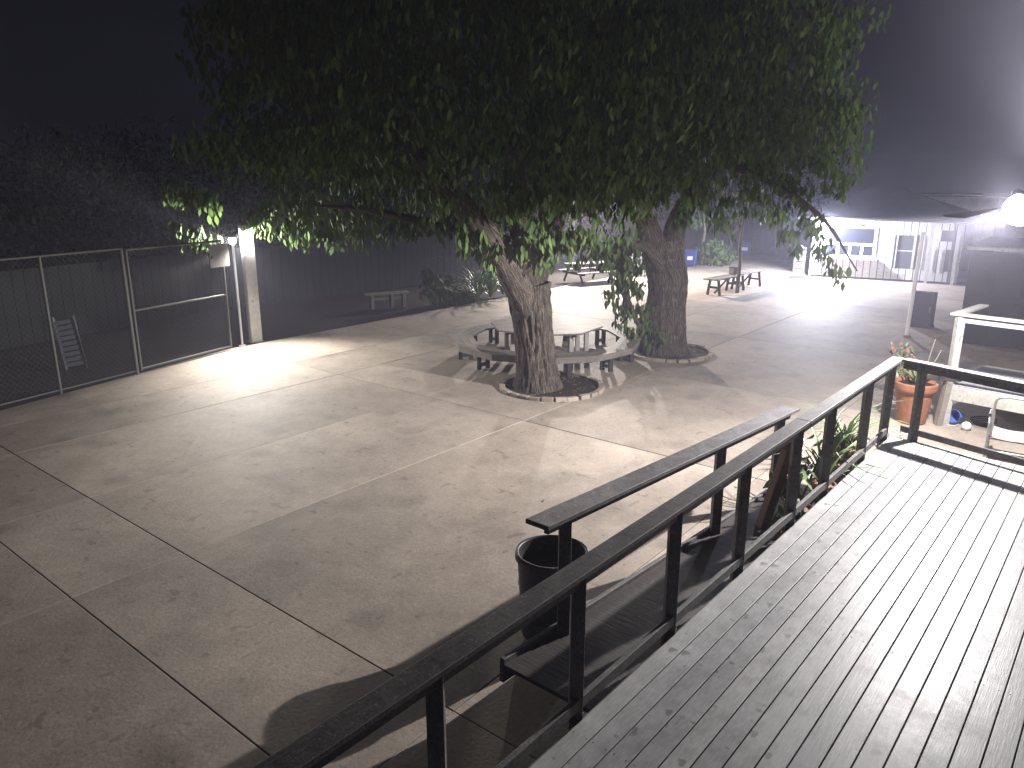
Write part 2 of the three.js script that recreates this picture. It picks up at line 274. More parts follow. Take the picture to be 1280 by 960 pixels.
{
  const at = (x, y, z = T2.z) => onWall(V(-1, 0, z), V(1, 0, z), x, y);
  shadeTree('shade tree with thick leaning bark trunk and leafy shoots standing right of the round table', T2,
    [at(829, 446), at(829, 430), at(830, 405), at(833, 375), at(835, 350), at(829, 322), at(828, 300)].map((p, i) => V(p.x, i ? p.y : -.1, T2.z)), [.62, .5, .455, .43, .455, .43, .45],
    [[[at(822, 318), at(805, 280), at(770, 230), at(720, 160)].map((p, i) => V(p.x, p.y, T2.z + i * .3)), [.28, .24, .19, .1]],
     [[at(838, 315), at(850, 280), at(890, 220), at(950, 160)].map((p, i) => V(p.x, p.y, T2.z - i * .3)), [.27, .23, .18, .09]],
     [[at(822, 330), at(800, 306), at(780, 312), at(773, 345), at(786, 385), at(806, 425)].map((p, i) => V(p.x, p.y, T2.z + .35 + i * .05)), [.16, .13, .11, .08, .05, .02]],
     [[at(900, 205), at(960, 235), at(1005, 270), at(1040, 330)].map((p, i) => V(p.x, p.y, T2.z + .6 + i * .25)), [.09, .06, .04, .015]]],
    (list) => {
      const C = V(4.0, 6.0, -18.3);
      for (let i = 0; i < 560; i++) {
        const a = rnd(0, 6.283), e = Math.asin(rnd(-.75, 1)), k = Math.pow(rnd(.12, 1), .4);
        const p = V(C.x + Math.cos(a) * Math.cos(e) * 3.9 * k, C.y + Math.sin(e) * 3.5 * k, C.z + Math.sin(a) * Math.cos(e) * 4.0 * k);
        const low = 3.0 + .2 * (p.z + 18) + .5 * NZ(p.x * .7, 8, p.z * .7); if (p.y < low) p.y = low + rnd(0, .5);
        clusterLeaves(list, p, rnd(.4, .65), 44, .17, 1.15);
      }
      const sprays = [[770, 360, .6], [780, 375, .6], [790, 352, .6], [798, 365, .6], [778, 395, .6], [800, 385, .55], [806, 405, .6], [814, 420, .65], [798, 412, .6], [820, 408, .7], [782, 345, .6], [740, 312, .4], [755, 308, .4], [728, 315, .4],
        [900, 270, .5], [915, 255, .5], [940, 235, .5], [960, 215, .5], [980, 225, .6], [1000, 245, .7], [1015, 260, .8], [1010, 285, 1], [1020, 300, 1.1], [1030, 315, 1.2], [1042, 335, 1.3], [970, 270, .6], [985, 285, .6], [860, 262, .4], [1020, 205, .6], [1045, 222, .7], [1000, 190, .6], [950, 195, .5], [920, 205, .5], [1000, 300, .8], [1055, 228, .8], [880, 240, .5], [905, 280, .5]];
      for (const [x, y, dz] of [[765, 300, .6], [772, 312, .7], [780, 322, .7], [762, 318, .6], [770, 335, .7], [785, 335, .7], [776, 350, .7], [788, 300, .7], [795, 320, .8], ...sprays]) { const p = at(x, y, T2.z + dz); for (let k = 0; k < 4; k++) clusterLeaves(list, p.clone().add(V(rnd(-.2, .2), rnd(-.2, .2), rnd(-.2, .2))), .2, 11, .19, 1.2); }
    }, (l) => l.p.y + .3 * l.p.distanceTo(floodAt), [], { s: 4.1, own: 230 });
  const bed = thing('tree_bed', 'round bare earth bed at the foot of the tree right of the table', 'tree bed', [T2.x + .15, 0, T2.z + .1]);
  const sd = new THREE.CircleGeometry(.97, 40); sd.rotateX(-Math.PI / 2); const m = metric(sd); m.translate(0, .006, 0); part('soil', m, M.soil, bed); bedStones(bed, V(0, 0, 0), 1.0, 26);
}

// ---------------------------------------------------------------- octagonal picnic table with its ring of benches
{
  const t = thing('picnic_table', 'large eight sided wooden picnic table ringed by joined benches behind the front tree', 'picnic table', [.8, 0, -17.55], .2);
  const n = 12, rT = 1.33, h = .76;
  // tabletop boards: parallel planks cut to the octagon
  const ap = rT * Math.cos(Math.PI / 8), half = (z) => { const a = Math.abs(z), s = ap * Math.tan(Math.PI / 8); return a < s ? ap : ap - (a - s); };
  const bw = .146; for (let z = -ap + bw / 2, i = 0; z < ap; z += bw, i++) {
    const sh = new THREE.Shape(), z0 = z - bw / 2 + .003, z1 = Math.min(ap, z + bw / 2 - .003), a = half(z0), b = half(z1);
    sh.moveTo(-a, z0); sh.lineTo(a, z0); sh.lineTo(b, z1); sh.lineTo(-b, z1); sh.closePath();
    const q = new THREE.ExtrudeGeometry(sh, { depth: .034, bevelEnabled: true, bevelSize: .003, bevelThickness: .003, bevelSegments: 1 }); q.rotateX(Math.PI / 2); q.translate(0, h - .003, 0);
    const m = metric(q); const uv = m.attributes.uv; for (let k = 0; k < uv.count; k++) uv.setXY(k, uv.getY(k) + i * .37, uv.getX(k));
    part('tabletop_board', m, M.oldwood[i % 3], t);
  }
  for (let i = 0; i < n; i++) {
    const a0 = (i + .5) / n * 2 * Math.PI, a1 = (i + 1.5) / n * 2 * Math.PI, P = (r, a, y) => V(Math.cos(a) * r, y, Math.sin(a) * r);
    for (let k = 0; k < 3; k++) {                                            // three seat boards a side, mitred
      const r0 = 1.74 + k * .165, r1 = r0 + .158, sh = new THREE.Shape(), e = .004 / 2;
      const c = [[r0, a0], [r1, a0], [r1, a1], [r0, a1]].map(([r, a]) => [Math.cos(a) * r, Math.sin(a) * r]); sh.moveTo(...c[0]); c.slice(1).forEach(q => sh.lineTo(...q)); sh.closePath();
      const q = new THREE.ExtrudeGeometry(sh, { depth: .036, bevelEnabled: true, bevelSize: -.003, bevelOffset: 0, bevelThickness: .003, bevelSegments: 1 }); q.rotateX(Math.PI / 2); q.translate(0, .45, 0);
      part('seat_board', metric(q, 1, i * .3, k * .21), M.oldwood[(i + k) % 3], t);
    }
    part('seat_apron', beam(P(2.19, a0, .36), P(2.19, a1, .36), .035, .10), M.oldwood[1], t);
    for (const f of [.5]) { const L = P(2.1, a0, 0).lerp(P(2.1, a1, 0), f), I = P(1.85, a0, 0).lerp(P(1.85, a1, 0), f); part('seat_leg', [beam(V(L.x, 0, L.z), V(L.x, .41, L.z), .09, .09), beam(V(I.x, 0, I.z), V(I.x, .41, I.z), .09, .09), beam(V(L.x, .1, L.z), V(I.x, .1, I.z), .05, .08)], M.darkwood, t); }
    if (i % 3 === 2) continue; const am = (i - (i > 2) - (i > 5) - (i > 8) + .5) / 8 * 2 * Math.PI, q = P(.95, am, 0); part('table_leg', [beam(V(q.x, 0, q.z), V(q.x, h - .04, q.z), .10, .10)], M.whitewood, t);
    part('table_brace', beam(P(.1, am, h - .09), P(1.15, am, h - .09), .045, .09), M.oldwood[0], t);
  }
}

// ---------------------------------------------------------------- left: chain-link fence, gate, timber post, lamp
const fA = g(-40, 522), fB = g(172, 468), fC = g(291, 437), fH = 2.66;
function chainLink(a, b, y0, y1) {
  const L = a.distanceTo(b), d = b.clone().sub(a).normalize(), n = V(-d.z, 0, d.x), out = [], p = .11;
  for (let s = -(y1 - y0); s < L; s += p) for (const k of [0, 1]) {
    let s0 = Math.max(0, s), s1 = Math.min(L, s + (y1 - y0)); if (s1 <= s0) continue; const h0 = s0 - s, h1 = s1 - s;
    const A0 = a.clone().addScaledVector(d, s0).addScaledVector(n, k ? .003 : -.003), B0 = a.clone().addScaledVector(d, s1).addScaledVector(n, k ? .003 : -.003);
    A0.y = k ? y0 + h0 : y1 - h0; B0.y = k ? y0 + h1 : y1 - h1; out.push(rod(A0, B0, .0026, 3));
  } return out;
}
{
  const t = thing('chain_link_fence', 'tall chain link fence running off to the left of the gate', 'fence');
  const P = (f) => fA.clone().lerp(fB, f);
  for (const f of [0, .5, 1]) part('post', rod(P(f).setY(-.1), P(f).setY(fH), f === 1 ? .038 : .03, 12), M.fenceMetal, t);
  part('top_rail', rod(P(0).setY(fH), P(1).setY(fH), .024, 10), M.fenceMetal, t);
  part('bottom_rail', rod(P(0).setY(.08), P(1).setY(.08), .018, 8), M.fenceMetal, t);
  part('chain_link_mesh', chainLink(P(0), P(1), .08, fH - .02), M.wire, t).userData = { kind: 'stuff' };
  const gt = thing('chain_link_gate', 'framed chain link gate with a middle rail and a pale sign beside the lamp pole', 'gate');
  const Q = (f, y) => { const p = fB.clone().lerp(fC, f); p.y = y; return p; }, tA = .04, tB = .985;
  for (const f of [tA, tB]) part('gate_post', rod(Q(f, .06), Q(f, fH - .03), .027, 12), M.fenceMetal, gt);
  for (const y of [fH - .03, 1.36, .10]) part('gate_rail', rod(Q(tA, y), Q(tB, y), .024, 10), M.fenceMetal, gt);
  part('chain_link_mesh', chainLink(Q(tA, 0), Q(tB, 0), .1, fH - .04), M.wire, gt).userData = { kind: 'stuff' };
  const s0 = onWall(fB, fC, 259, 306), s1 = onWall(fB, fC, 286, 332), n = fC.clone().sub(fB).normalize(), nn = V(n.z, 0, -n.x).negate();
  const c = s0.clone().add(s1).multiplyScalar(.5).addScaledVector(nn, nn.dot(V(0, 0, 1)) > 0 ? .04 : -.04);
  const w = Math.hypot(s1.x - s0.x, s1.z - s0.z);
  part('sign_panel', bx(w, Math.abs(s0.y - s1.y), .01, c.x, c.y, c.z, Math.atan2(-n.z, n.x)), M.shade2 = std([.32, .31, .29], .6, { map: paintMap }), gt);
  { const b0 = g(112, 470).addScaledVector(V(-.6, 0, -.6), 1), sp = thing('slatted_panel', 'pale bluish slatted panel leaning in the dark behind the chain link fence', 'panel', b0, .5);
    for (let k = 0; k < 9; k++) part('slat', bx(.42, .085, .03, 0, .12 + k * .115, -.02 * k, 0, .006).rotateZ(.12), M.panelPaint ??= std([.13, .145, .17], .6, { map: paintMap }), sp);
    for (const x of [-.19, .19]) part('stile', beam(V(x, 0, .02), V(x - .12, 1.15, -.2), .05, .03), M.panelPaint, sp); }
  const post = thing('timber_post', 'thick pale timber post standing just right of the lit lamp pole', 'post', g(320, 427));
  part('shaft', bx(.27, 2.9, .27, 0, 1.45, 0, .62, .012), M.whitewood, post);
  part('base_plate', bx(.36, .02, .36, 0, .01, 0, .62, .004), M.darkmetal, post);
  part('cap', bx(.30, .03, .30, 0, 2.915, 0, .62, .006), M.whitewood, post);
  // the lamp by the gate
  const lp = thing('gate_lamp', 'thin metal pole with a small bright lamp beside the chain link gate', 'lamp', gatePole), H = gateLamp.y;
  part('pole', rod(V(0, 0, 0), V(0, H - .06, 0), .032, 12), M.galv, lp);
  part('foot_plate', bx(.16, .012, .16, 0, .006, 0, .3), M.galv, lp);
  part('lamp_hood', flat(new THREE.LatheGeometry([[.02, .12], [.09, .10], [.13, .05], [.14, .02], [.13, .02], [.085, .085], [.0, .10]].map(q => new THREE.Vector2(...q)), 20)).translate(0, H, 0), M.galv, lp);
  const bulb = new THREE.SphereGeometry(.09, 20, 14); bulb.scale(1, 1.15, 1); bulb.translate(0, H - .05, 0);
  const bm = part('bulb', bulb, new THREE.MeshStandardMaterial({ color: 0xffffff, emissive: LAMP.gate[1], emissiveIntensity: 20 }), lp);
  const s = new THREE.SpotLight(LAMP.gate[1], LAMP.gate[0], 0, 1.05, .9, 2); s.position.set(gatePole.x + .14, H - .16, gatePole.z + .14); s.target.position.set(gatePole.x + 1.3, 0, gatePole.z + 1.9); s.castShadow = true; s.shadow.radius = 5; scene.add(s, s.target);
  const p = new THREE.PointLight(LAMP.gate[1], LAMP.gate[0] * .5, 0, 2); p.position.set(gatePole.x + .0, H - .05, gatePole.z); p.castShadow = true; scene.add(p);
}

function uvLathe2(q, R) { const uv = q.attributes.uv, p = q.attributes.position; for (let i = 0; i < uv.count; i++) uv.setXY(i, uv.getX(i) * R * 6.28, p.getY(i)); return q; }
// ---------------------------------------------------------------- deck with railings
const dAz = 40 * Math.PI / 180, dU = V(-Math.sin(dAz), 0, Math.cos(dAz)), dW = V(Math.cos(dAz), 0, Math.sin(dAz)), dO = g(1113, 545, .7), DH = .7;
const D = (a, b, y = DH) => V(dO.x, y, dO.z).addScaledVector(dU, a).addScaledVector(dW, b);
const farA = (b) => -.02 + b * .12;                                          // the far edge is a little out of square
{
  const t = thing('wooden_deck', 'raised deck of grey painted planks with shiny worn boards at lower right', 'deck');
  const pw = .140, gp = .007;
  for (let i = 0; i < 34; i++) {
    const b0 = .0 + i * (pw + gp), bm = b0 + pw / 2, a0 = farA(bm), a1 = 11, joints = [a0, a1];
    for (let k = 0; k < 1; k++) part('plank', beam(D(joints[k] + .002, bm, DH - .017 + rnd(-.0012, .0012)), D(joints[k + 1] - .002, bm, DH - .017), pw, .034, .004), M.deck[Math.floor(rnd(0, 3))], t);
  }
  { const sc = []; for (let i = 0; i < 17; i++) for (let k = 0; k < 5; k++) for (const o of [-.045, .045]) { const p = D(.8 + k * 2.2, i * (pw + gp) + pw / 2 + o + rnd(-.006, .006), DH + .0005); sc.push(new THREE.CylinderGeometry(.0045, .0045, .002, 6).translate(p.x, p.y, p.z)); } part('screw_heads', sc, M.darkmetal, t).userData = { kind: 'stuff' }; }
  part('fascia', beam(D(-.04, -.02, DH - .14), D(11, -.02, DH - .14), .036, .2), M.rail, t);
  part('fascia', beam(D(farA(0) - .04, 0, DH - .14), D(farA(4.6) - .04, 4.6, DH - .14), .036, .2), M.rail, t);
  for (let k = 0; k < 5; k++) part('joist', beam(D(.8 + k * 2.2, .02, DH - .12), D(.8 + k * 2.2, 4.9, DH - .12), .045, .15), M.darkwood, t);
  for (const a of [.1, 2.4, 4.8, 7.2, 9.6]) for (const b of [.12, 2.5]) part('support_post', beam(D(a, b, -.1), D(a, b, DH - .2), .1, .1), M.darkwood, t);
  // left railing along the planks
  const r = thing('deck_railing', 'long timber railing along the left edge of the deck with a flat cap', 'railing'), RH = 1.77;
  const ca = [-.12, 3.42], off = -.06;
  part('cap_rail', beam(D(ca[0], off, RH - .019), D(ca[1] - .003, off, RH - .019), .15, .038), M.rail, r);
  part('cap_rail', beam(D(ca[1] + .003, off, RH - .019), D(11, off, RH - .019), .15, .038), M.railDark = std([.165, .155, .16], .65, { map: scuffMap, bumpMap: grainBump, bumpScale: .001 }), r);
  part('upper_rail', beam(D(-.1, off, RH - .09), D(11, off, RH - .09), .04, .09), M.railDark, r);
  part('lower_rail', beam(D(.1, off + .02, DH + .10), D(11, off + .02, DH + .10), .04, .085), M.railDark, r);
  for (const a of [.12, 1.12, 2.5, 3.5, 4.75, 6.0, 7.25, 8.5, 9.75]) part('post', beam(D(a, off - .01, DH - .3), D(a, off - .01, RH - .04), .09, .09), M.railDark, r), [.12, -.12].forEach(y => part('bolt', rod(D(a, off + .033, DH - .1 + y), D(a, off + .05, DH - .1 + y), .011, 8), M.tubeMetal, r)), part('bolt', rod(D(a, off + .033, RH - .09), D(a, off + .045, RH - .09), .008, 8), M.tubeMetal, r);
  // far railing
  const q = thing('deck_railing', 'timber railing across the far end of the deck in front of the terracotta pot', 'railing');
  const fr = (b, y) => D(farA(b) + b * .18 - .07, b, y);
  part('cap_rail', beam(fr(.02, RH - .019), fr(4.4, RH - .019), .14, .038), M.rail, q);
  part('upper_rail', beam(fr(.03, RH - .09), fr(4.4, RH - .09), .04, .09), M.railDark, q);
  part('lower_rail', beam(fr(.1, DH + .12), fr(4.4, DH + .12), .04, .085), M.railDark, q);
  for (const b of [.27, 1.75, 3.2]) part('post', beam(fr(b, DH - .3), fr(b, RH - .04), .09, .09), M.railDark, q);
  // ramp outside the left railing with its own outer handrail
  const p = thing('access_ramp', 'dark timber ramp rising along the outside of the deck with a stubby outer handrail', 'ramp');
  const ry = (a) => .12 + (a - 1.2) * .062;
  for (let a = 1.25; a < 6.9; a += .148) part('tread_board', beam(D(a, -.16, ry(a)), D(a, -.95, ry(a)), .14, .036, .004), M.darkwood, p);
  part('side_beam', beam(D(1.15, -.97, ry(1.15) - .04), D(6.95, -.97, ry(6.95) - .04), .045, .2), M.railDark, p);
  part('outer_handrail', beam(D(1.35, -.9, 1.235), D(6.62, -.9, 1.555), .22, .04), M.railDark, p);
  part('outer_underrail', beam(D(1.4, -.9, 1.16), D(6.5, -.9, 1.48), .045, .09), M.railDark, p);
  for (const a of [1.7, 3.4, 6.25]) part('handrail_post', beam(D(a, -.9, -.05), D(a, -.9, 1.2 + (a - 1.4) * .061), .1, .1), M.railDark, p);
  const bp = thing('brown_post', 'leaning brown stained post under the bend of the ramp handrail', 'post', D(2.9, -.62, 0));
  part('shaft', beam(V(0, 0, 0), g(990, 550, 1.25).sub(D(2.9, -.62, 0)), .11, .11), M.brownwood, bp);
  part('cap', bx(.13, .02, .13, ...g(990, 550, 1.25).sub(D(2.9, -.62, 0)).add(V(0, .012, 0)).toArray(), .7), M.brownwood, bp);
  const can = thing('round_bin', 'dark round bin standing on the concrete beside the ramp end', 'bin', D(5.8, -1.36, 0));
  const prof = [[0, .02], [.24, .02], [.27, .04], [.31, .78], [.335, .80], [.335, .85], [.31, .86], [.295, .84], [.285, .5], [.25, .06], [0, .05]].map(a => new THREE.Vector2(...a));
  { const q = new THREE.LatheGeometry(prof, 64), p = q.attributes.position; for (let i = 0; i < p.count; i++) { const x = p.getX(i), y = p.getY(i), z = p.getZ(i), k = 1 + .035 * NZ(x * 4, y * 3, z * 4); p.setXYZ(i, x * k, y, z * k); } q.computeVertexNormals(); part('body', uvLathe2(q, .3), M.binPaint = std([.055, .055, .06], .5, { map: scuffMap }), can); }
  part('liner', flat(new THREE.CylinderGeometry(.292, .285, .01, 30)).translate(0, .7, 0), M.black, can);
  for (const y of [.25, .55]) part('hoop', flat(new THREE.TorusGeometry(.285 + y * .02, .012, 8, 40)).rotateX(Math.PI / 2).translate(0, y, 0), M.darkmetal, can);
}

// ---------------------------------------------------------------- second landing at right with pale rail, and the flood lamp
const eA = g(1188, 503, .35), L2 = g(1180, 530);
{
  const t = thing('wooden_landing', 'raised wooden landing with a pale lit handrail and dark space beneath, behind the deck', 'landing');
  const dir = dW.clone().applyAxisAngle(V(0, 1, 0), -.14), back = V(dir.z, 0, -dir.x).multiplyScalar(1), O = V(L2.x, 0, L2.z), E = (a, b, y) => V(O.x, y, O.z).addScaledVector(dir, a).addScaledVector(back, b);
  const fh = rise(O, 481), rh = rise(O, 393);
  for (let i = 0; i < 13; i++) part('plank', beam(E(-.05, .07 + i * .147, fh), E(4.5, .07 + i * .147, fh), .14, .034, .004), M.deck[i % 3], t);
  part('skirt_board', beam(E(-.05, -.02, fh - .13), E(4.5, -.02, fh - .13), .034, .24), M.paleRail, t);
  part('edge_board', beam(E(-.12, -.05, fh + .19), E(4.5, -.05, fh + .19), .04, .12), M.paleRail, t);
  part('back_wall', beam(E(-.0, 1.9, fh / 2 - .02), E(4.5, 1.9, fh / 2 - .02), .03, fh), M.darkwood, t);
  for (const [a, b] of [[0, 0], [2.2, 0], [4.4, 0]]) part('post', beam(E(a, b - .01, -.05), E(a, b - .01, rh - .04), .12, .12, .01), M.paleRail, t);
  part('handrail', beam(E(-.14, -.01, rh), E(4.5, -.01, rh), .15, .04), M.paleRail, t);
  part('handrail', beam(E(-.06, .07, rh), E(-.06, 1.3, rh), .15, .04), M.paleRail, t);
  part('under_rail', beam(E(.07, -.01, rh - .09), E(4.5, -.01, rh - .09), .04, .08), M.paleRail, t);
  const lg = thing('short_post', 'short grey timber post leaning beside the terracotta pot under the landing', 'post', g(1172, 531));
  part('shaft', beam(V(0, 0, 0), V(.06, .78, .02), .13, .10, .01), M.oldwood[0], lg);
  part('block', beam(V(-.1, .82, 0), V(.25, .82, .03), .1, .08, .01), M.darkwood, lg);

  const dz = floodAt, f = thing('flood_lamp', 'glaring white flood lamp on an arm at the right edge', 'lamp', [dz.x, dz.y, dz.z]);
  const aim = V(-10.5, -2.6, 1.2).normalize(), q = new THREE.Quaternion().setFromUnitVectors(V(0, 0, 1), aim);
  const P = (x, y, z) => V(x, y, z).applyQuaternion(q);
  const hs = bx(.44, .40, .10, 0, 0, -.07, 0, .02).applyQuaternion(q); part('housing', hs, M.darkmetal, f);
  const fins = []; for (let i = -3; i <= 3; i++) fins.push(bx(.012, .2, .05, i * .04, 0, -.14).applyQuaternion(q)); part('cooling_fins', fins, M.darkmetal, f);
  const rim = flat(new THREE.TorusGeometry(.215, .02, 10, 40)).applyQuaternion(q); part('rim', rim, M.darkmetal, f);
  const dome = flat(new THREE.SphereGeometry(.205, 32, 16, 0, Math.PI * 2, 0, Math.PI / 2)).rotateX(Math.PI / 2).applyQuaternion(q); part('diffuser', dome, new THREE.MeshStandardMaterial({ color: 0xffffff, emissive: 0xf2f4ff, emissiveIntensity: 30 }), f);
  const arm = [P(0, 0, -.16), V(.5, .02, -.3), V(1.1, -.05, -.5)]; part('arm', tube(arm, .022), M.darkmetal, f);
  part('pole', rod(V(1.1, -dz.y, -.5), V(1.1, .4, -.5), .05, 14), M.galv, f);
  const at0 = dz.clone().addScaledVector(aim, .27);
  for (const [I, ang, to] of [[LAMP.flood[0], 1.15, V(-9, -2.4, -.6)], [LAMP.flood[3], .52, V(-10.2, -3.68, -2.4)], [LAMP.flood[3] * .4, .5, V(-8, -2.6, 4.2)]]) {   // the lens: a wide wash and two long throws
    const s = new THREE.SpotLight(LAMP.flood[1], I, 0, ang, 1, 2); s.position.copy(at0); s.target.position.copy(at0).add(to); s.castShadow = true; s.shadow.radius = 1.5; scene.add(s, s.target);
  }
  const sp = new THREE.PointLight(LAMP.flood[1], LAMP.flood[2], 0, 2); sp.position.copy(at0); sp.castShadow = true; sp.shadow.radius = 3; scene.add(sp);
  // a second head on the same pole, turned to the buildings on the right
  {
    const o2 = V(.62, .1, -.34), aim2 = V(.72, .72, -.6).normalize(), q2 = new THREE.Quaternion().setFromUnitVectors(V(0, 0, 1), aim2), put = (x) => x.applyQuaternion(q2).translate(o2.x, o2.y, o2.z);
    part('second_housing', put(bx(.44, .40, .10, 0, 0, -.07, 0, .02)), M.darkmetal, f); part('second_diffuser', put(flat(new THREE.SphereGeometry(.205, 32, 16, 0, Math.PI * 2, 0, Math.PI / 2)).rotateX(Math.PI / 2)), new THREE.MeshStandardMaterial({ color: 0xffffff, emissive: 0xf2f4ff, emissiveIntensity: 30 }), f);
    const s = new THREE.SpotLight(LAMP.flood[1], LAMP.flood[4], 0, .74, 1, 2); s.position.copy(dz).add(o2).addScaledVector(aim2, .27); s.target.position.copy(s.position).add(aim2); s.castShadow = true; s.shadow.radius = 5; scene.add(s, s.target);
  }
  // barn door: a flat plate over the side that faces the trees
  const bd = new THREE.LatheGeometry([[.02, .08], [.66, -.032], [.66, -.02], [.02, .092], [.02, .08]].map(q => new THREE.Vector2(...q)), 36, Math.atan2(-.8, -.6) - 1.05, 2.1); part('visor', flat(bd).translate(at0.x - dz.x, at0.y - dz.y, at0.z - dz.z), M.soot = std([.008, .008, .009], .95), f);
}

// ---------------------------------------------------------------- yard between deck and landing: pot, chair, small things, plants
function blades(n, L, w, spread, out, c = V(0, 0, 0), arch = .5) {
  for (let i = 0; i < n; i++) {
    const a = rnd(0, 6.283), tilt = rnd(.1, spread), l = L * rnd(.6, 1.1), pos = [], idx = [], seg = 6, side = V(-Math.sin(a), 0, Math.cos(a));
    for (let k = 0; k <= seg; k++) { const t = k / seg, th = tilt + arch * t * t, p = V(Math.cos(a) * l * t * Math.sin(th), l * t * Math.cos(th), Math.sin(a) * l * t * Math.sin(th)).add(c), ww = w * (1 - t) * (.6 + .8 * t) + .002; for (const s of [-1, 0, 1]) { const q = p.clone().addScaledVector(side, s * ww); q.y += Math.abs(s) * ww * .5; pos.push(q.x, q.y, q.z); } }
    for (let k = 0; k < seg; k++) for (const s of [0, 1]) { const b = k * 3 + s; idx.push(b, b + 1, b + 3, b + 1, b + 4, b + 3); }
    const q = new THREE.BufferGeometry(); q.setAttribute('position', new THREE.Float32BufferAttribute(pos, 3)); q.setAttribute('uv', new THREE.Float32BufferAttribute(new Float32Array(pos.length / 3 * 2), 2)); q.setIndex(idx); q.computeVertexNormals(); out.push(q);
  } return out;
}
function bladeLeaves(n, L, w, spread, mat, parent, c, arch) { for (const q of blades(n, L, w, spread, [], c, arch)) part('leaf', q, mat, parent); }
function potGeo(R, H) { return [[0, .0], [R * .68, 0], [R * .7, .03], [R * .88, H * .76], [R * .9, H * .78], [R, H * .8], [R * 1.02, H * .86], [R * 1.02, H * .97], [R, H], [R * .9, H], [R * .88, H * .9], [0, H * .9]].map(a => new THREE.Vector2(...a)); }
function uvLathe(q, R) { const uv = q.attributes.uv, p = q.attributes.position; for (let i = 0; i < uv.count; i++) uv.setXY(i, uv.getX(i) * R * 6.28, p.getY(i)); return q; }
{
  const b = g(1138, 527), t = thing('terracotta_pot', 'large terracotta pot with a thick rim beyond the deck corner railing', 'plant pot', b);
  part('pot', uvLathe(flat(new THREE.LatheGeometry(potGeo(.335, .72), 44)), .3), M.terracotta, t);
  part('soil', flat(new THREE.CylinderGeometry(.29, .29, .02, 30)).translate(0, .66, 0), M.soil, t);
  const pl = thing('potted_plant', 'spiky green plant growing out of the large terracotta pot', 'plant', [b.x, .66, b.z]);
  bladeLeaves(26, .62, .028, .75, M.aloe, pl);
  part('dry_stalk', [rod(V(.1, 0, 0), V(.32, .62, .05), .008, 6), rod(V(.05, 0, .05), V(.22, .8, .0), .007, 6)], M.oldwood[2], pl);
  const fl = thing('flowering_plant', 'reddish leafed plant behind the corner post of the deck railing', 'plant', g(1123, 505));
  const ls = []; for (let k = 0; k < 7; k++) clusterLeaves(ls, V(rnd(-.16, .16), rnd(.6, 1.25), rnd(-.16, .16)), .16, 18, .12, .6); ownLeaves(ls, fl, [M.red2 = std([.30, .14, .10], .6, { side: 2 }), std([.2, .12, .06], .6, { side: 2 }), M.aloe]);
  part('stem', [0, 1, 2, 3].map(k => rod(V(rnd(-.05, .05), 0, rnd(-.05, .05)), V(rnd(-.15, .15), .85, rnd(-.15, .15)), .01, 6)), M.brownwood, fl);

  // tubular patio chair
  const cb = g(1258, 575), c = thing('patio_chair', 'silver tube framed patio chair with curved arms on the lit concrete', 'chair', cb, 2.5);
  for (const s of [-1, 1]) {
    part('side_frame', tube([V(s * .28, .02, .30), V(s * .29, .35, .32), V(s * .29, .60, .30), V(s * .29, .66, .18), V(s * .29, .66, -.12), V(s * .28, .60, -.26), V(s * .27, .3, -.3), V(s * .27, .02, -.36)], .016, 10, 40), M.tubeMetal, c);
    part('arm_rest', tube([V(s * .29, .69, .2), V(s * .295, .695, .02), V(s * .29, .69, -.16)], .022, 10, 14), M.tubeMetal, c);
    part('back_post', tube([V(s * .24, .38, -.18), V(s * .235, .7, -.30), V(s * .22, 1.0, -.40), V(s * .12, 1.05, -.42), V(0, 1.055, -.42)], .016, 10, 30), M.tubeMetal, c);
    part('seat_rail', tube([V(s * .25, .42, .28), V(s * .25, .40, .0), V(s * .25, .38, -.2)], .014, 8, 16), M.tubeMetal, c);
  }
  part('seat_sling', (() => { const q = new THREE.PlaneGeometry(.48, .48, 8, 8); q.rotateX(-Math.PI / 2); const p = q.attributes.position; for (let i = 0; i < p.count; i++) p.setY(i, .40 - .03 * (1 - (p.getX(i) / .24) ** 2) + p.getZ(i) * .06); q.translate(0, 0, .04); q.computeVertexNormals(); return q; })(), M.shadeSling = std([.35, .36, .36], .8, { side: 2 }), c);
  part('cross_bar', [rod(V(-.28, .2, .31), V(.28, .2, .31), .012), rod(V(-.27, .2, -.31), V(.27, .2, -.31), .012)], M.tubeMetal, c);
  // blue pail lying on its side, white ball in front
  const pb = g(1203, 531), p = thing('blue_pail', 'small blue plastic pail tipped over in the dark space under the landing', 'pail', [pb.x, .11, pb.z - .1], .5); p.scale.setScalar(.72);
  const pail = flat(new THREE.LatheGeometry([[0, 0], [.11, 0], [.115, .01], [.15, .26], [.165, .265], [.165, .285], [.15, .285], [.14, .26], [.105, .015], [0, .012]].map(a => new THREE.Vector2(...a)), 28)); pail.rotateZ(1.35); part('body', pail, M.blue, p);
  part('handle', tube([V(-.25, -.1, .15), V(-.36, -.13, .1), V(-.42, -.14, 0), V(-.36, -.13, -.1), V(-.25, -.1, -.15)], .006), M.white, p);
  const wb = g(1202, 535), w = thing('white_ball', 'small white ball lying in front of the blue pail', 'ball', [wb.x, .075, wb.z + .12]);
  { const q = mergeVertices(new THREE.IcosahedronGeometry(.075, 4)); const ps = q.attributes.position; for (let i = 0; i < ps.count; i++) { const k = 1 + .02 * NZ(ps.getX(i) * 30, ps.getY(i) * 30, ps.getZ(i) * 30); ps.setXYZ(i, ps.getX(i) * k, ps.getY(i) * k, ps.getZ(i) * k); } q.computeVertexNormals(); part('shell', q, M.white, w); part('valve', new THREE.CylinderGeometry(.008, .008, .01, 10).translate(0, .074, 0), M.darkmetal, w); }
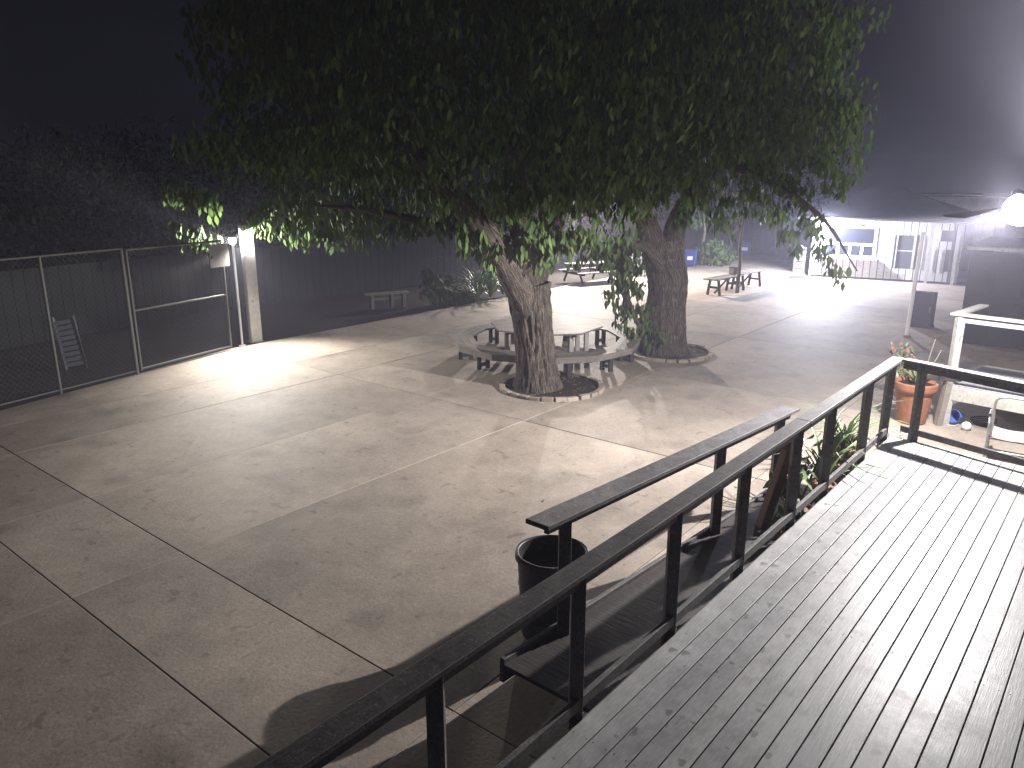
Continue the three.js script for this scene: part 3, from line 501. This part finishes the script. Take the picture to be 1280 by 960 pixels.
  const hs = thing('garden_hose', 'loose grey hose coil lying beside the blue pail', 'hose', [pb.x + .35, 0, pb.z]);
  part('hose', tube(Array.from({ length: 22 }, (_, i) => V(Math.cos(i * .9) * (.14 + .004 * i), .015 + .004 * i, Math.sin(i * .9) * (.10 + .004 * i))), .012, 8, 120), M.shade, hs);
  // white wire rack by the deck corner
  const wr = thing('wire_rack', 'small white wire rack on the ground at the deck corner', 'rack', g(1117, 552, .32).setY(0));
  for (const y of [.12, .30, .48]) part('shelf', [tube([V(-.14, y, -.1), V(.14, y, -.1), V(.14, y, .1), V(-.14, y, .1), V(-.14, y, -.1)], .006, 6, 40), ...[-.08, 0, .08].map(x => rod(V(x, y, -.1), V(x, y, .1), .003, 5))], M.white, wr);
  for (const [x, z] of [[-1, -1], [1, -1], [1, 1], [-1, 1]]) part('leg', rod(V(x * .14, 0, z * .1), V(x * .14, .5, z * .1), .006, 6), M.white, wr);

  // planter plants along the outside of the left railing
  const spots = [[-.2, -.62, .85, 'spiky', 'spiky plant behind the far end of the left railing, beside the corner'], [.55, -.45, .8, 'leafy', 'low leafy plant outside the left railing near the second post'], [1.35, -.42, .95, 'spiky', 'spiky narrow leafed plant outside the middle of the lit railing cap'], [2.25, -.4, .9, 'broad', 'broad leafed green plant by the brown post under the railing'], [2.9, -.25, .55, 'leafy', 'low dark green foliage under the bend of the railing']];
  for (const [a, bb, h, kind, label] of spots) {
    const q = D(a, bb, 0), pl = thing('garden_plant', label, 'plant', [q.x, 0, q.z]);
    part('planter', uvLathe(flat(new THREE.LatheGeometry(potGeo(.17, .34), 28)), .17), M.terracotta, pl);
    if (kind === 'spiky') bladeLeaves(34, h * 1.15, .03, .8, M.aloe, pl, V(0, .3, 0), .6);
    else if (kind === 'broad') { const l2 = []; for (let k = 0; k < 6; k++) clusterLeaves(l2, V(rnd(-.22, .22), rnd(.5, 1.0), rnd(-.22, .22)), .14, 6, .26, .5); ownLeaves(l2, pl, [M.aloe, M.leafDark, M.aloe]); part('stem', [0, 1, 2, 3].map(() => rod(V(rnd(-.04, .04), .3, rnd(-.04, .04)), V(rnd(-.2, .2), .95, rnd(-.2, .2)), .012, 6)), M.leafDark, pl); }
    else { const l2 = []; for (let k = 0; k < 7; k++) clusterLeaves(l2, V(rnd(-.2, .2), rnd(.4, h), rnd(-.2, .2)), .16, 14, .12, .6); ownLeaves(l2, pl, [M.aloe, M.leafDark, M.leafDark]); part('stem', [0, 1, 2].map(() => rod(V(0, .3, 0), V(rnd(-.2, .2), h * .9, rnd(-.2, .2)), .008, 6)), M.leafDark, pl); }
  }
  // free-standing pale pole
  const pb2 = g(1133, 421), pp = thing('pale_pole', 'slim pale pole standing in the yard in front of the snack bar corner', 'pole', pb2);
  part('shaft', rod(V(0, 0, 0), V(.05, rise(pb2, 290), .0), .05, 14), M.white, pp); part('foot', flat(new THREE.CylinderGeometry(.09, .11, .05, 18)).translate(0, .025, 0), M.concrete[1], pp);
  const ub = g(1151, 408), uc = thing('utility_cabinet', 'dark purplish metal cabinet just right of the slim pale pole', 'cabinet', ub, -AZ);
  part('body', bx(.55, .95, .4, 0, .5, 0, 0, .015), M.cab = std([.07, .06, .10], .6), uc); part('plinth', bx(.58, .06, .43, 0, .03, 0), M.darkmetal, uc); part('handle', rod(V(.2, .45, .21), V(.2, .6, .21), .01), M.tubeMetal, uc); part('door', bx(.48, .82, .012, 0, .5, .205, 0, .004), M.cab, uc);
}

// ---------------------------------------------------------------- the snack bar
const faceN = (a, b) => { const d = b.clone().sub(a).setY(0).normalize(), n = V(-d.z, 0, d.x); return n.z > 0 ? n : n.negate(); };
{
  const end = onWall(A, Bq, 1196, 358).setY(0), d = end.clone().sub(A).normalize(), n = faceN(A, end), L = A.distanceTo(end);
  const t = thing('snack_bar', 'small white snack bar with vertical board siding, a serving window and a dark roof', 'building');
  const X = (x, y) => { const q = onWall(A, end, x, y); return q.clone().sub(A).setY(0).dot(d); };
  const P = (s, y, o = 0) => V(A.x, y, A.z).addScaledVector(d, s).addScaledVector(n, o);
  const eave = rise(P(X(1090, 350), 0), 272), box = (s0, s1, y0, y1, o, th, mat, name, par = t) => { const c = P((s0 + s1) / 2, (y0 + y1) / 2, o); return part(name, bx(s1 - s0, y1 - y0, th, c.x, c.y, c.z, Math.atan2(-d.z, d.x)), mat, par); };
  // openings: [s0, s1, y0, y1]
  const yOf = (x, y) => onWall(A, end, x, y).y;
  const win = [X(1034, 300), X(1094, 300), yOf(1064, 319), yOf(1064, 285)], door = [X(1120, 320), X(1140, 320), yOf(1130, 336), yOf(1130, 294)], dw = [X(1143, 320), X(1152, 320), yOf(1147, 336), yOf(1147, 294)];
  const o1 = [X(1168, 320), X(1176, 320), yOf(1172, 340), yOf(1172, 312)], o2 = [X(1178, 320), X(1192, 320), yOf(1185, 340), yOf(1185, 312)], o3 = [X(1177, 292), X(1192, 292), yOf(1185, 302), yOf(1185, 288)];
  const holes = [win, door, dw, o1, o2, o3];
  const bw = .262; let i = 0;
  for (let s = 0; s < L - .02; s += bw, i++) {
    const m = s + bw / 2; let spans = [[.08, eave]];
    for (const h of holes) if (m > h[0] && m < h[1]) spans = spans.flatMap(([a, b]) => [[a, Math.min(b, h[2])], [Math.max(a, h[3]), b]].filter(q => q[1] - q[0] > .02));
    for (const [a, b] of spans) box(s + .015, Math.min(L, s + bw) - .015, a, b, .015 + rnd(0, .004), .022, M.siding[i % 3], 'siding_board');
  }
  box(0, L, .0, eave, -.05, .08, M.darkmetal, 'wall');                        // backing, dark between the boards and behind openings
  const depth = 4.2; { const c = P(.06, eave / 2, -depth / 2); part('wall', bx(.08, eave, depth, c.x, c.y, c.z, Math.atan2(-d.z, d.x)), M.siding[0], t); const c2 = P(L - .06, eave / 2, -depth / 2); part('wall', bx(.08, eave, depth, c2.x, c2.y, c2.z, Math.atan2(-d.z, d.x)), M.siding[1], t); const c3 = P(L / 2, eave / 2, -depth); part('wall', bx(L, eave, .08, c3.x, c3.y, c3.z, Math.atan2(-d.z, d.x)), M.siding[1], t); }
  // serving window: frame, big dark pane, four small panes
  const wg = new THREE.Group(); wg.name = 'serving_window'; t.add(wg);
  const midY = yOf(1064, 305), f = .07;
  for (const q of [[win[0] - f, win[1] + f, win[3], win[3] + f], [win[0] - f, win[1] + f, win[2] - f, win[2]], [win[0] - f, win[0], win[2], win[3]], [win[1], win[1] + f, win[2], win[3]], [win[0], win[1], midY - .05, midY + .04]]) box(...q, .04, .05, M.white, 'frame', wg);
  box(win[0], win[1], midY + .04, win[3], .012, .012, M.glass, 'pane', wg);
  for (let k = 0; k < 4; k++) { const w = (win[1] - win[0]) / 4; box(win[0] + k * w + .05, win[0] + (k + 1) * w - .05, win[2], midY - .05, .012, .012, M.glass, 'pane', wg); if (k) box(win[0] + k * w - .05, win[0] + k * w + .05, win[2], midY - .05, .02, .03, M.white, 'frame', wg); }
  box(win[0] - .2, win[1] + .15, win[2] - .13, win[2] - .08, .16, .3, M.white, 'serving_shelf');
  box(X(1050, 281), X(1078, 281), yOf(1064, 283), yOf(1064, 279), .06, .08, M.darkmetal, 'shutter_box');
  for (const q of [door, dw, o1, o2, o3]) { box(q[0], q[1], q[2], q[3], .0, .012, M.dullglass = std([.05, .052, .06], .3), 'pane'); box(q[0] - .04, q[0], q[2], q[3], .03, .035, M.siding[0], 'trim'); box(q[1], q[1] + .04, q[2], q[3], .03, .035, M.siding[0], 'trim'); }
  for (const [s, y] of [[(door[2] + door[3]) / 2 + .05, 0]]) box(door[0], door[1], s - .02, s + .02, .012, .016, M.siding[1], 'trim');
  for (const x of [1160, 1193]) { const s = X(x, 330); box(s - .06, s + .06, 0, eave, .22, .1, M.whitewood, 'porch_post'); }
  box(X(1150, 285), L + .1, eave - .16, eave - .02, .22, .06, M.whitewood, 'porch_beam');
  // hip roof
  const ov = .55, y0 = eave + .02, rT = V(0, 0, 0), hs0 = -ov, hs1 = L + ov, ridgeY = rise(P(L * .45, 0, -depth / 2), 232);
  const c = [P(hs0, y0, ov), P(hs1, y0, ov), P(hs1, y0, -depth - ov), P(hs0, y0, -depth - ov)], r0 = P(depth / 2 * .9, ridgeY, -depth / 2), r1 = P(X(1110, 243) * 1.0, ridgeY, -depth / 2);
  const roofFace = (pts, nm) => { const q = new THREE.BufferGeometry(), pos = []; for (let k = 1; k + 1 < pts.length; k++) for (const p of [pts[0], pts[k], pts[k + 1]]) pos.push(p.x, p.y, p.z); const cnt = pos.length / 3; for (let k = 1; k + 1 < pts.length; k++) for (const p of [pts[0], pts[k + 1], pts[k]]) pos.push(p.x, p.y - .1, p.z); q.setAttribute('position', new THREE.Float32BufferAttribute(pos, 3)); q.setAttribute('uv', new THREE.Float32BufferAttribute(new Float32Array(pos.length / 3 * 2), 2)); q.computeVertexNormals(); return part(nm, metric(q), M.shingle, t); };
  const rf = new THREE.Group(); rf.name = 'roof'; t.add(rf);
  for (const pts of [[c[0], c[1], r1, r0], [c[1], c[2], r1], [c[2], c[3], r0, r1], [c[3], c[0], r0]]) { const m = roofFace(pts, 'roof_slope'); rf.add(m); }
  for (const [a, b] of [[0, 1], [1, 2], [2, 3], [3, 0]]) { const m = part('fascia_board', beam(c[a].clone().setY(y0 - .06), c[b].clone().setY(y0 - .06), .03, .14), M.darkmetal, rf); }
  { const a = P(-.5, eave - .04, ov + .07), b = P(L + .5, eave - .04, ov + .07); part('gutter', rod(a, b, .055, 10), M.fenceMetal, t); part('downpipe', tube([b.clone().addScaledVector(d, -.9), P(L - .35, eave - .35, .1), P(L - .35, eave - .7, .07), P(L - .35, .1, .07)], .035, 8, 40), M.fenceMetal, t); }
  // lamp under the eave at the left corner
  const lp = P(.55, eave - .12, .75), lm = thing('eave_lamp', 'wall lamp under the snack bar eave at its left corner, behind the hanging branch', 'lamp', lp);
  part('bracket', bx(.08, .05, .8, 0, .08, -.36, Math.atan2(n.x, n.z)), M.darkmetal, lm); part('hood', flat(new THREE.CylinderGeometry(.10, .14, .07, 20)).translate(0, .03, 0), M.darkmetal, lm);
  part('bulb', flat(new THREE.SphereGeometry(.09, 16, 10)).scale(1, .6, 1).translate(0, -.02, 0), new THREE.MeshStandardMaterial({ color: 0xffffff, emissive: LAMP.shop[1], emissiveIntensity: 5 }), lm);
  const pl = new THREE.PointLight(LAMP.shop[1], LAMP.shop[0], 0, 2); pl.position.copy(lp).add(V(0, -.02, 0)); pl.castShadow = true; pl.shadow.radius = 8; scene.add(pl);
}
// A-frame sign in front of it
{
  const b = g(997, 347.5), t = thing('sandwich_board', 'white sandwich board sign with a round emblem in front of the snack bar', 'sign', b, -.35), H = rise(b, 309);
  const cv = document.createElement('canvas'); cv.width = 128; cv.height = 256; const x = cv.getContext('2d');
  x.fillStyle = '#f2f2f4'; x.fillRect(0, 0, 128, 256); x.strokeStyle = '#3a3a48'; x.lineWidth = 9; x.beginPath(); x.arc(64, 62, 34, 0, 7); x.stroke(); x.lineWidth = 6; x.beginPath(); x.arc(64, 62, 17, .4, 5.4); x.stroke(); x.beginPath(); x.moveTo(64, 62); x.lineTo(80, 50); x.stroke();
  x.fillStyle = '#3a3a48'; for (let k = 0; k < 5; k++) x.fillRect(28 + k * 15, 128 + (k % 2) * 2, 11, 13); for (let k = 0; k < 4; k++) x.fillRect(40 + k * 13, 168, 9, 7); x.fillStyle = '#7d86a8'; x.fillRect(12, 205, 104, 9);
  const ct = new THREE.CanvasTexture(cv); ct.colorSpace = THREE.SRGBColorSpace;
  x.globalCompositeOperation = 'multiply'; x.fillStyle = '#a9a9ae'; x.fillRect(0, 0, 128, 256); ct.needsUpdate = true;
  const w = .46, pan = new THREE.PlaneGeometry(w - .06, H - .32); 
  for (const s of [1, -1]) { const q = bx(w, H - .16, .025, 0, (H + .16) / 2, 0, 0, .008); q.rotateX(-s * .09); q.translate(0, 0, s * .10); part('frame_panel', q, M.signframe = std([.30, .30, .34], .5), t); const f = pan.clone(); f.translate(0, (H + .16) / 2, .0145); f.rotateX(-.09); f.translate(0, 0, .10); if (s < 0) f.rotateY(Math.PI); part('printed_face', f, std([1, 1, 1], .5, { map: ct }), t); }
  part('base', bx(w + .1, .16, .52, 0, .08, 0, 0, .03), M.signframe, t); part('handle', tube([V(-.1, H - .02, 0), V(-.08, H + .05, 0), V(.08, H + .05, 0), V(.1, H - .02, 0)], .012), M.signframe, t);
}

// ---------------------------------------------------------------- far yard: long bench round the sapling, bins, shrubs, lattice gate
{
  const a = g(888, 370), b = g(944, 357), t = thing('long_bench', 'long grey wooden bench on trestle legs behind the right tree', 'bench'), d = b.clone().sub(a).normalize(), n = V(-d.z, 0, d.x);
  const P = (f, o, y) => a.clone().lerp(b, f).addScaledVector(n, o).setY(y);
  for (const [f0, f1] of [[-.02, .52], [.53, 1.04]]) for (const o of [-.2, 0, .2]) part('seat_board', beam(P(f0, o, .58 + (f0 > .3 ? .02 : 0)), P(f1, o, .58 + (f0 > .3 ? .02 : 0)), .19, .04), M.oldwood[0], t);
  for (const f of [.06, .46, .58, .97]) { part('leg', [beam(P(f, -.24, 0), P(f, -.16, .55), .05, .09), beam(P(f, .24, 0), P(f, .16, .55), .05, .09), beam(P(f, -.2, .28), P(f, .2, .28), .04, .08)], M.darkwood, t); }
  for (const f of [.06, .58]) part('brace', beam(P(f + .02, 0, .08), P(f + .3, 0, .53), .04, .07), M.darkwood, t);
  const bx0 = P(.46, 0, .62), bo = thing('small_box', 'small grey box sitting on the long bench next to the sapling', 'box', bx0, .6); part('body', bx(.26, .24, .22, 0, .12, 0, 0, .01), M.oldwood[1], bo); part('lid', bx(.28, .03, .24, 0, .255, 0, 0, .008), M.darkwood, bo);
  const sb = g(921, 366), sp = thing('sapling', 'thin pale stemmed young tree rising behind the long bench', 'tree', sb);
  part('trunk', barkTube([V(0, 0, 0), V(.03, .9, 0), V(-.02, 1.7, .02), V(.05, 2.7, 0), V(.1, 3.5, .05)], [.07, .06, .055, .045, .02], { seg: 24, ring: 20, depth: .006, lump: .05 }), M.paleBark = std([.42, .38, .30], .9, { map: barkMap }), sp);
  const ls = []; for (let k = 0; k < 26; k++) clusterLeaves(ls, V(rnd(-.8, .8), rnd(2.5, 4.0), rnd(-.6, .6)), .3, 16, .17, 1.15); leafInstances('crown', ls, sp);
  for (const [x, y] of [[912, 320], [858 + 18, 330], [942, 315], [968, 316], [988, 325]]) { const q = g(x, y), k = thing('young_tree', ({ 912: 'leaning pale young trunk left of the far blue bin', 876: 'pale young trunk between the nearer blue bin and the green bush', 942: 'thin pale stem just right of the far blue bin', 968: 'short pale forked stem far left of the sandwich board', 988: 'pale young trunk directly behind the sandwich board' })[x], 'tree', q); const h = rise(q, y - 42);
    part('trunk', barkTube([V(0, 0, 0), V(rnd(-.1, .1), h * .5, 0), V(x === 912 ? .35 : rnd(-.1, .1), h, 0), V(rnd(-.2, .3), h * 1.5, 0)], [.10, .085, .07, .03], { seg: 18, ring: 14, depth: .005 }), M.paleBark, k); const l3 = []; for (let j = 0; j < 12; j++) clusterLeaves(l3, V(rnd(-.7, .7), h * rnd(1.1, 1.6), rnd(-.6, .6)), .32, 16, .18, 1.1); leafInstances('crown', l3, k); }
  const bin = (x, y, top, label, w) => { const q = g(x, y), h = rise(q, top), t = thing('recycling_bin', label, 'bin', q, -AZ * .6); const prof = new THREE.BoxGeometry(w, h * .86, w * 1.05, 1, 1, 1), p = prof.attributes.position; for (let i = 0; i < p.count; i++) if (p.getY(i) < 0) { p.setX(i, p.getX(i) * .8); p.setZ(i, p.getZ(i) * .8); } prof.computeVertexNormals(); part('body', metric(prof).translate(0, h * .45 + .04, 0), M.bluebin, t); part('lid', bx(w * 1.08, h * .07, w * 1.14, 0, h * .93, 0, 0, .02), M.bluebin, t); part('handle', rod(V(-w * .4, h * .9, -w * .62), V(w * .4, h * .9, -w * .62), .015), M.darkmetal, t); for (const s of [-1, 1]) part('wheel', flat(new THREE.CylinderGeometry(.09, .09, .05, 18)).rotateZ(Math.PI / 2).translate(s * w * .42, .09, -w * .45), M.black, t); part('label_plate', bx(w * .5, h * .22, .01, 0, h * .5, w * .5, 0), M.white, t); };
  bin(863, 333, 311, 'nearer blue bin with a white label just right of the right tree trunk', .5); bin(931, 320, 301, 'farther blue bin standing between thin pale trunks', .62);
  const bush = (x, y, R, H, label, mat, sz = .16, n = 60) => { const q = g(x, y), t = thing('bush', label, 'bush', q); const l = []; for (let k = 0; k < n; k++) { const a = rnd(0, 6.28), r = Math.sqrt(rnd()) * R; clusterLeaves(l, V(Math.cos(a) * r, rnd(.1, 1) * H * (1 - .5 * (r / R) ** 2), Math.sin(a) * r * .7), .2, 14, sz, .4); } leafInstances('foliage', l, t, mat); part('stem', [0, 1, 2, 3, 4].map(() => rod(V(rnd(-.1, .1), 0, rnd(-.1, .1)), V(rnd(-R, R) * .6, H * .7, rnd(-R, R) * .4), .015, 6)), M.bark, t); return t; };
  bush(889, 331, .85, 1.35, 'bright green leafy bush between the blue bin and the sapling', M.leaf, .22, 70);
  bush(905, 326, .5, .8, 'small pale bush beside the leaning young trunk', M.leaf, .16, 30);
  bush(574, 378, .62, .55, 'low rounded bush at the concrete edge left of the front tree', M.leaf, .12, 60);
  // strappy plants at the planted corner left of the front tree
  const strap = (x, y, h, label, n = 40) => { const q = g(x, y), t = thing('strappy_plant', label, 'plant', q); bladeLeaves(n, h * 1.5, .05, .85, M.aloe, t, V(0, 0, 0), .9); return t; };
  strap(613, 372, 1.1, 'strappy leafed plant touching the left side of the front trunk'); strap(598, 372, 1.5, 'tall strappy plant behind the low rounded bush', 44); strap(628, 368, .9, 'short strappy plant half hidden behind the front trunk', 30);
  { const q = g(546, 381), t = thing('leafy_shrub', 'tall narrow leafy shrub right of the dim wooden bench', 'shrub', q); const l = []; for (let k = 0; k < 40; k++) clusterLeaves(l, V(rnd(-.4, .4), rnd(.2, 1.1), rnd(-.3, .3)), .18, 8, .24, .3); leafInstances('foliage', l, t, M.leaf); part('stem', [0, 1, 2].map(() => rod(V(rnd(-.1, .1), 0, 0), V(rnd(-.3, .3), 1, 0), .015, 6)), M.bark, t); }
  // dim bench in the dark on the left
  { const p0 = g(462, 384), p1 = g(506, 381), d2 = p1.clone().sub(p0).normalize(), n2 = V(-d2.z, 0, d2.x), t = thing('wooden_bench', 'plain wooden bench standing in the dark beyond the concrete edge', 'bench'); const P2 = (f, o, y) => p0.clone().lerp(p1, f).addScaledVector(n2, o).setY(y - .05);
    for (const o of [-.11, .11]) part('seat_board', beam(P2(-.12, o, .47), P2(1.12, o, .47), .19, .045), M.oldwood[2], t); for (const f of [.06, .62, .96]) part('leg', bx(.10, .45, .34, ...P2(f, 0, .225).toArray(), Math.atan2(-d2.z, d2.x), .01), M.oldwood[1], t); part('stretcher', beam(P2(.06, 0, .3), P2(.96, 0, .3), .04, .09), M.oldwood[1], t); }
  // a lamp pole beyond the front tree, its head behind the leaves
  { const q = g(716, 338), h = 4.3, t = thing('yard_lamp', 'yard lamp pole behind the front tree, its head hidden among the leaves', 'lamp', q); part('pole', rod(V(0, 0, 0), V(0, h, 0), .05, 12), M.darkmetal, t); part('arm', tube([V(0, h - .1, 0), V(.1, h + .1, .3), V(.1, h + .1, .8)], .03), M.darkmetal, t); part('head', bx(.3, .09, .55, .1, h + .1, 1.0, 0, .02), M.darkmetal, t); part('lens', bx(.24, .012, .4, .1, h + .047, 1.0), new THREE.MeshStandardMaterial({ color: 0xffffff, emissive: LAMP.yard[1], emissiveIntensity: 6 }), t);
    const s = new THREE.SpotLight(LAMP.yard[1], LAMP.yard[0], 0, 1.2, .6, 2); s.position.set(q.x + .1, h + .02, q.z + 1.0); s.target.position.set(q.x + 1.2, 0, q.z + 4); s.castShadow = true; s.shadow.radius = 8; scene.add(s, s.target); }
  // metal frame cart / lattice gate, dark picnic table
  { const p0 = g(779, 345), p1 = g(808, 343), H = rise(p0, 312), t = thing('lattice_gate', 'pale framed lattice panel behind the drooping limb of the right tree', 'gate'), P3 = (f, y) => p0.clone().lerp(p1, f).setY(y);
    for (const f of [0, 1]) part('post', beam(P3(f, 0), P3(f, H), .09, .09), M.paleRail, t); for (const y of [H, H * .66, H * .36, .12]) part('rail', beam(P3(0, y), P3(1, y), .05, .08), M.paleRail, t); for (let k = 1; k < 8; k++) part('slat', beam(P3(k / 8, .12), P3(k / 8, H), .03, .03), M.galv, t); }
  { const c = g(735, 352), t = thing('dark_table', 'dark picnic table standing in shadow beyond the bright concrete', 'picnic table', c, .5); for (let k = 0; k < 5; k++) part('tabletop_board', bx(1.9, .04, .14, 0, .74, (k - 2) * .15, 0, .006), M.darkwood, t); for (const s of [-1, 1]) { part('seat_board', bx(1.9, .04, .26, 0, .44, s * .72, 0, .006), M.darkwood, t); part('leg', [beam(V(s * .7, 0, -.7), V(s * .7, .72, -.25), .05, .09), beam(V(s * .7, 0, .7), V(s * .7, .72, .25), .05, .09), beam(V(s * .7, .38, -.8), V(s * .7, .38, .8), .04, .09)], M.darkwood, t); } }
}

// ---------------------------------------------------------------- right background: shade-cloth shed, white-sided hall behind
{
  const a = g(1197, 428), dir = dW.clone(), t = thing('grey_shed', 'low dark grey sided shed with a pale roof edge behind the landing rail', 'shed'), b = a.clone().addScaledVector(dir, 7), n = faceN(a, b), H = rise(a, 306), ry = Math.atan2(-dir.z, dir.x);
  for (let k = 0; k < 12; k++) { const c = a.clone().addScaledVector(dir, .29 + k * .58).addScaledVector(n, rnd(0, .004)); part('wall_panel', bx(.575, H - .16, .05, c.x, (H - .16) / 2, c.z, ry), M.shade, t); }
  part('roof_edge', beam(a.clone().addScaledVector(dir, -.1).setY(H - .06), b.clone().setY(H - .06), .1, .13), M.paleRail, t);
  { const c = a.clone().addScaledVector(n, -1.6); part('side_wall', bx(.05, H - .16, 3.1, c.x, (H - .16) / 2, c.z, ry), M.shade, t); const r = a.clone().lerp(b, .5).addScaledVector(n, -1.6); part('roof', bx(7.2, .05, 3.3, r.x, H - .02, r.z, ry), M.shingle, t); }
  part('seam_rail', beam(a.clone().addScaledVector(n, .04).setY(rise(a, 371)), b.clone().addScaledVector(n, .04).setY(rise(a, 371)), .02, .05), M.shade, t);

  const c0 = g(1075, 334), c1 = c0.clone().addScaledVector(V(.94, 0, .34), 26), t2 = thing('white_hall', 'long pale hall with vertical siding rising behind the snack bar roof', 'building'), d = c1.clone().sub(c0).normalize(), nn = faceN(c0, c1), h2 = rise(c0.clone().addScaledVector(d, 3), 246), ry2 = Math.atan2(-d.z, d.x);
  for (let k = 0; k < 64; k++) { const c = c0.clone().addScaledVector(d, .2 + k * .4).addScaledVector(nn, rnd(0, .012)); part('siding_board', bx(.385, h2, .04, c.x, h2 / 2, c.z, ry2), M.siding[k % 3], t2); }
  const cb = c0.clone().lerp(c1, .5).addScaledVector(nn, -3); part('wall', bx(26, h2 - .02, 5.9, cb.x, h2 / 2 - .01, cb.z, ry2), M.siding[1], t2);
  const cr = c0.clone().lerp(c1, .5).addScaledVector(nn, -2.8); part('roof', bx(26.2, .06, 6.2, cr.x, h2 + .03, cr.z, ry2), M.shade, t2);
}
// ---------------------------------------------------------------- dark backdrop: board fence, tree line
{
  const t = thing('board_fence', 'dark board fence closing the yard at the back', 'fence');
  const pts = [V(-14, 0, -16), V(-9.5, 0, -24), V(-5, 0, -28.5), V(0, 0, -33), V(5, 0, -39), V(12, 0, -44), V(17, 0, -43)];
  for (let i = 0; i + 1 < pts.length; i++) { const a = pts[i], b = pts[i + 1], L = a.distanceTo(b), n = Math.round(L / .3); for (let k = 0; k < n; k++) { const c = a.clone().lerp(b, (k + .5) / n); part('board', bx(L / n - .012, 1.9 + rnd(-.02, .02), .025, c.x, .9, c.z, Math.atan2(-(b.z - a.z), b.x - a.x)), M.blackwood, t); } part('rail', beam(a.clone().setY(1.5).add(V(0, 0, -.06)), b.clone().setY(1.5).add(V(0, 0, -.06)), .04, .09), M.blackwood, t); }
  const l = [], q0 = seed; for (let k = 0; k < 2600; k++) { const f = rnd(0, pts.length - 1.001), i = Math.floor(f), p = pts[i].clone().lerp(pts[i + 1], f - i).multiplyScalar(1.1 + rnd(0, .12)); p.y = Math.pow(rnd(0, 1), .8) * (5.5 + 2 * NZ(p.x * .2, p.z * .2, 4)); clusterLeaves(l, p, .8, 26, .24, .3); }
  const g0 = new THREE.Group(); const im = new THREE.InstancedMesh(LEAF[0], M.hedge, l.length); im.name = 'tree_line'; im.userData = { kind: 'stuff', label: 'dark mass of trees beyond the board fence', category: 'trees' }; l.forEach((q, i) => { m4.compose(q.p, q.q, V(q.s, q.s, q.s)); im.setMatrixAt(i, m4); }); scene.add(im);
}
// fallen leaves on the concrete
{
  const l = []; for (let k = 0; k < 26; k++) { const a = rnd(0, 6.28), r = Math.pow(rnd(), .6) * 7; const c = rnd() < .5 ? T1 : T2; l.push([c.x + Math.cos(a) * r, c.z + Math.sin(a) * r]); }
  for (const [c, n] of [[T1, 90], [T2, 90]]) for (let k = 0; k < n; k++) { const a = rnd(0, 6.28), r = .45 + rnd(0, .75) * rnd(.4, 1); l.push([c.x + .12 + Math.cos(a) * r, c.z + Math.sin(a) * r]); }
  const im = new THREE.InstancedMesh(LEAF[1], std([.16, .12, .05], .8, { side: 2 }), l.length); im.name = 'fallen_leaves'; im.userData = { kind: 'stuff', label: 'dry leaves scattered over the concrete under the trees', category: 'leaves' };
  l.forEach(([x, z], i) => { eu.set(1.45 + rnd(-.2, .2), rnd(0, 6.28), 0, 'YXZ'); const s = rnd(.06, .12); m4.compose(V(x, .016, z), qt.setFromEuler(eu), V(s, s, s)); im.setMatrixAt(i, m4); }); im.castShadow = im.receiveShadow = true; scene.add(im);
}
renderer.render(scene, camera);
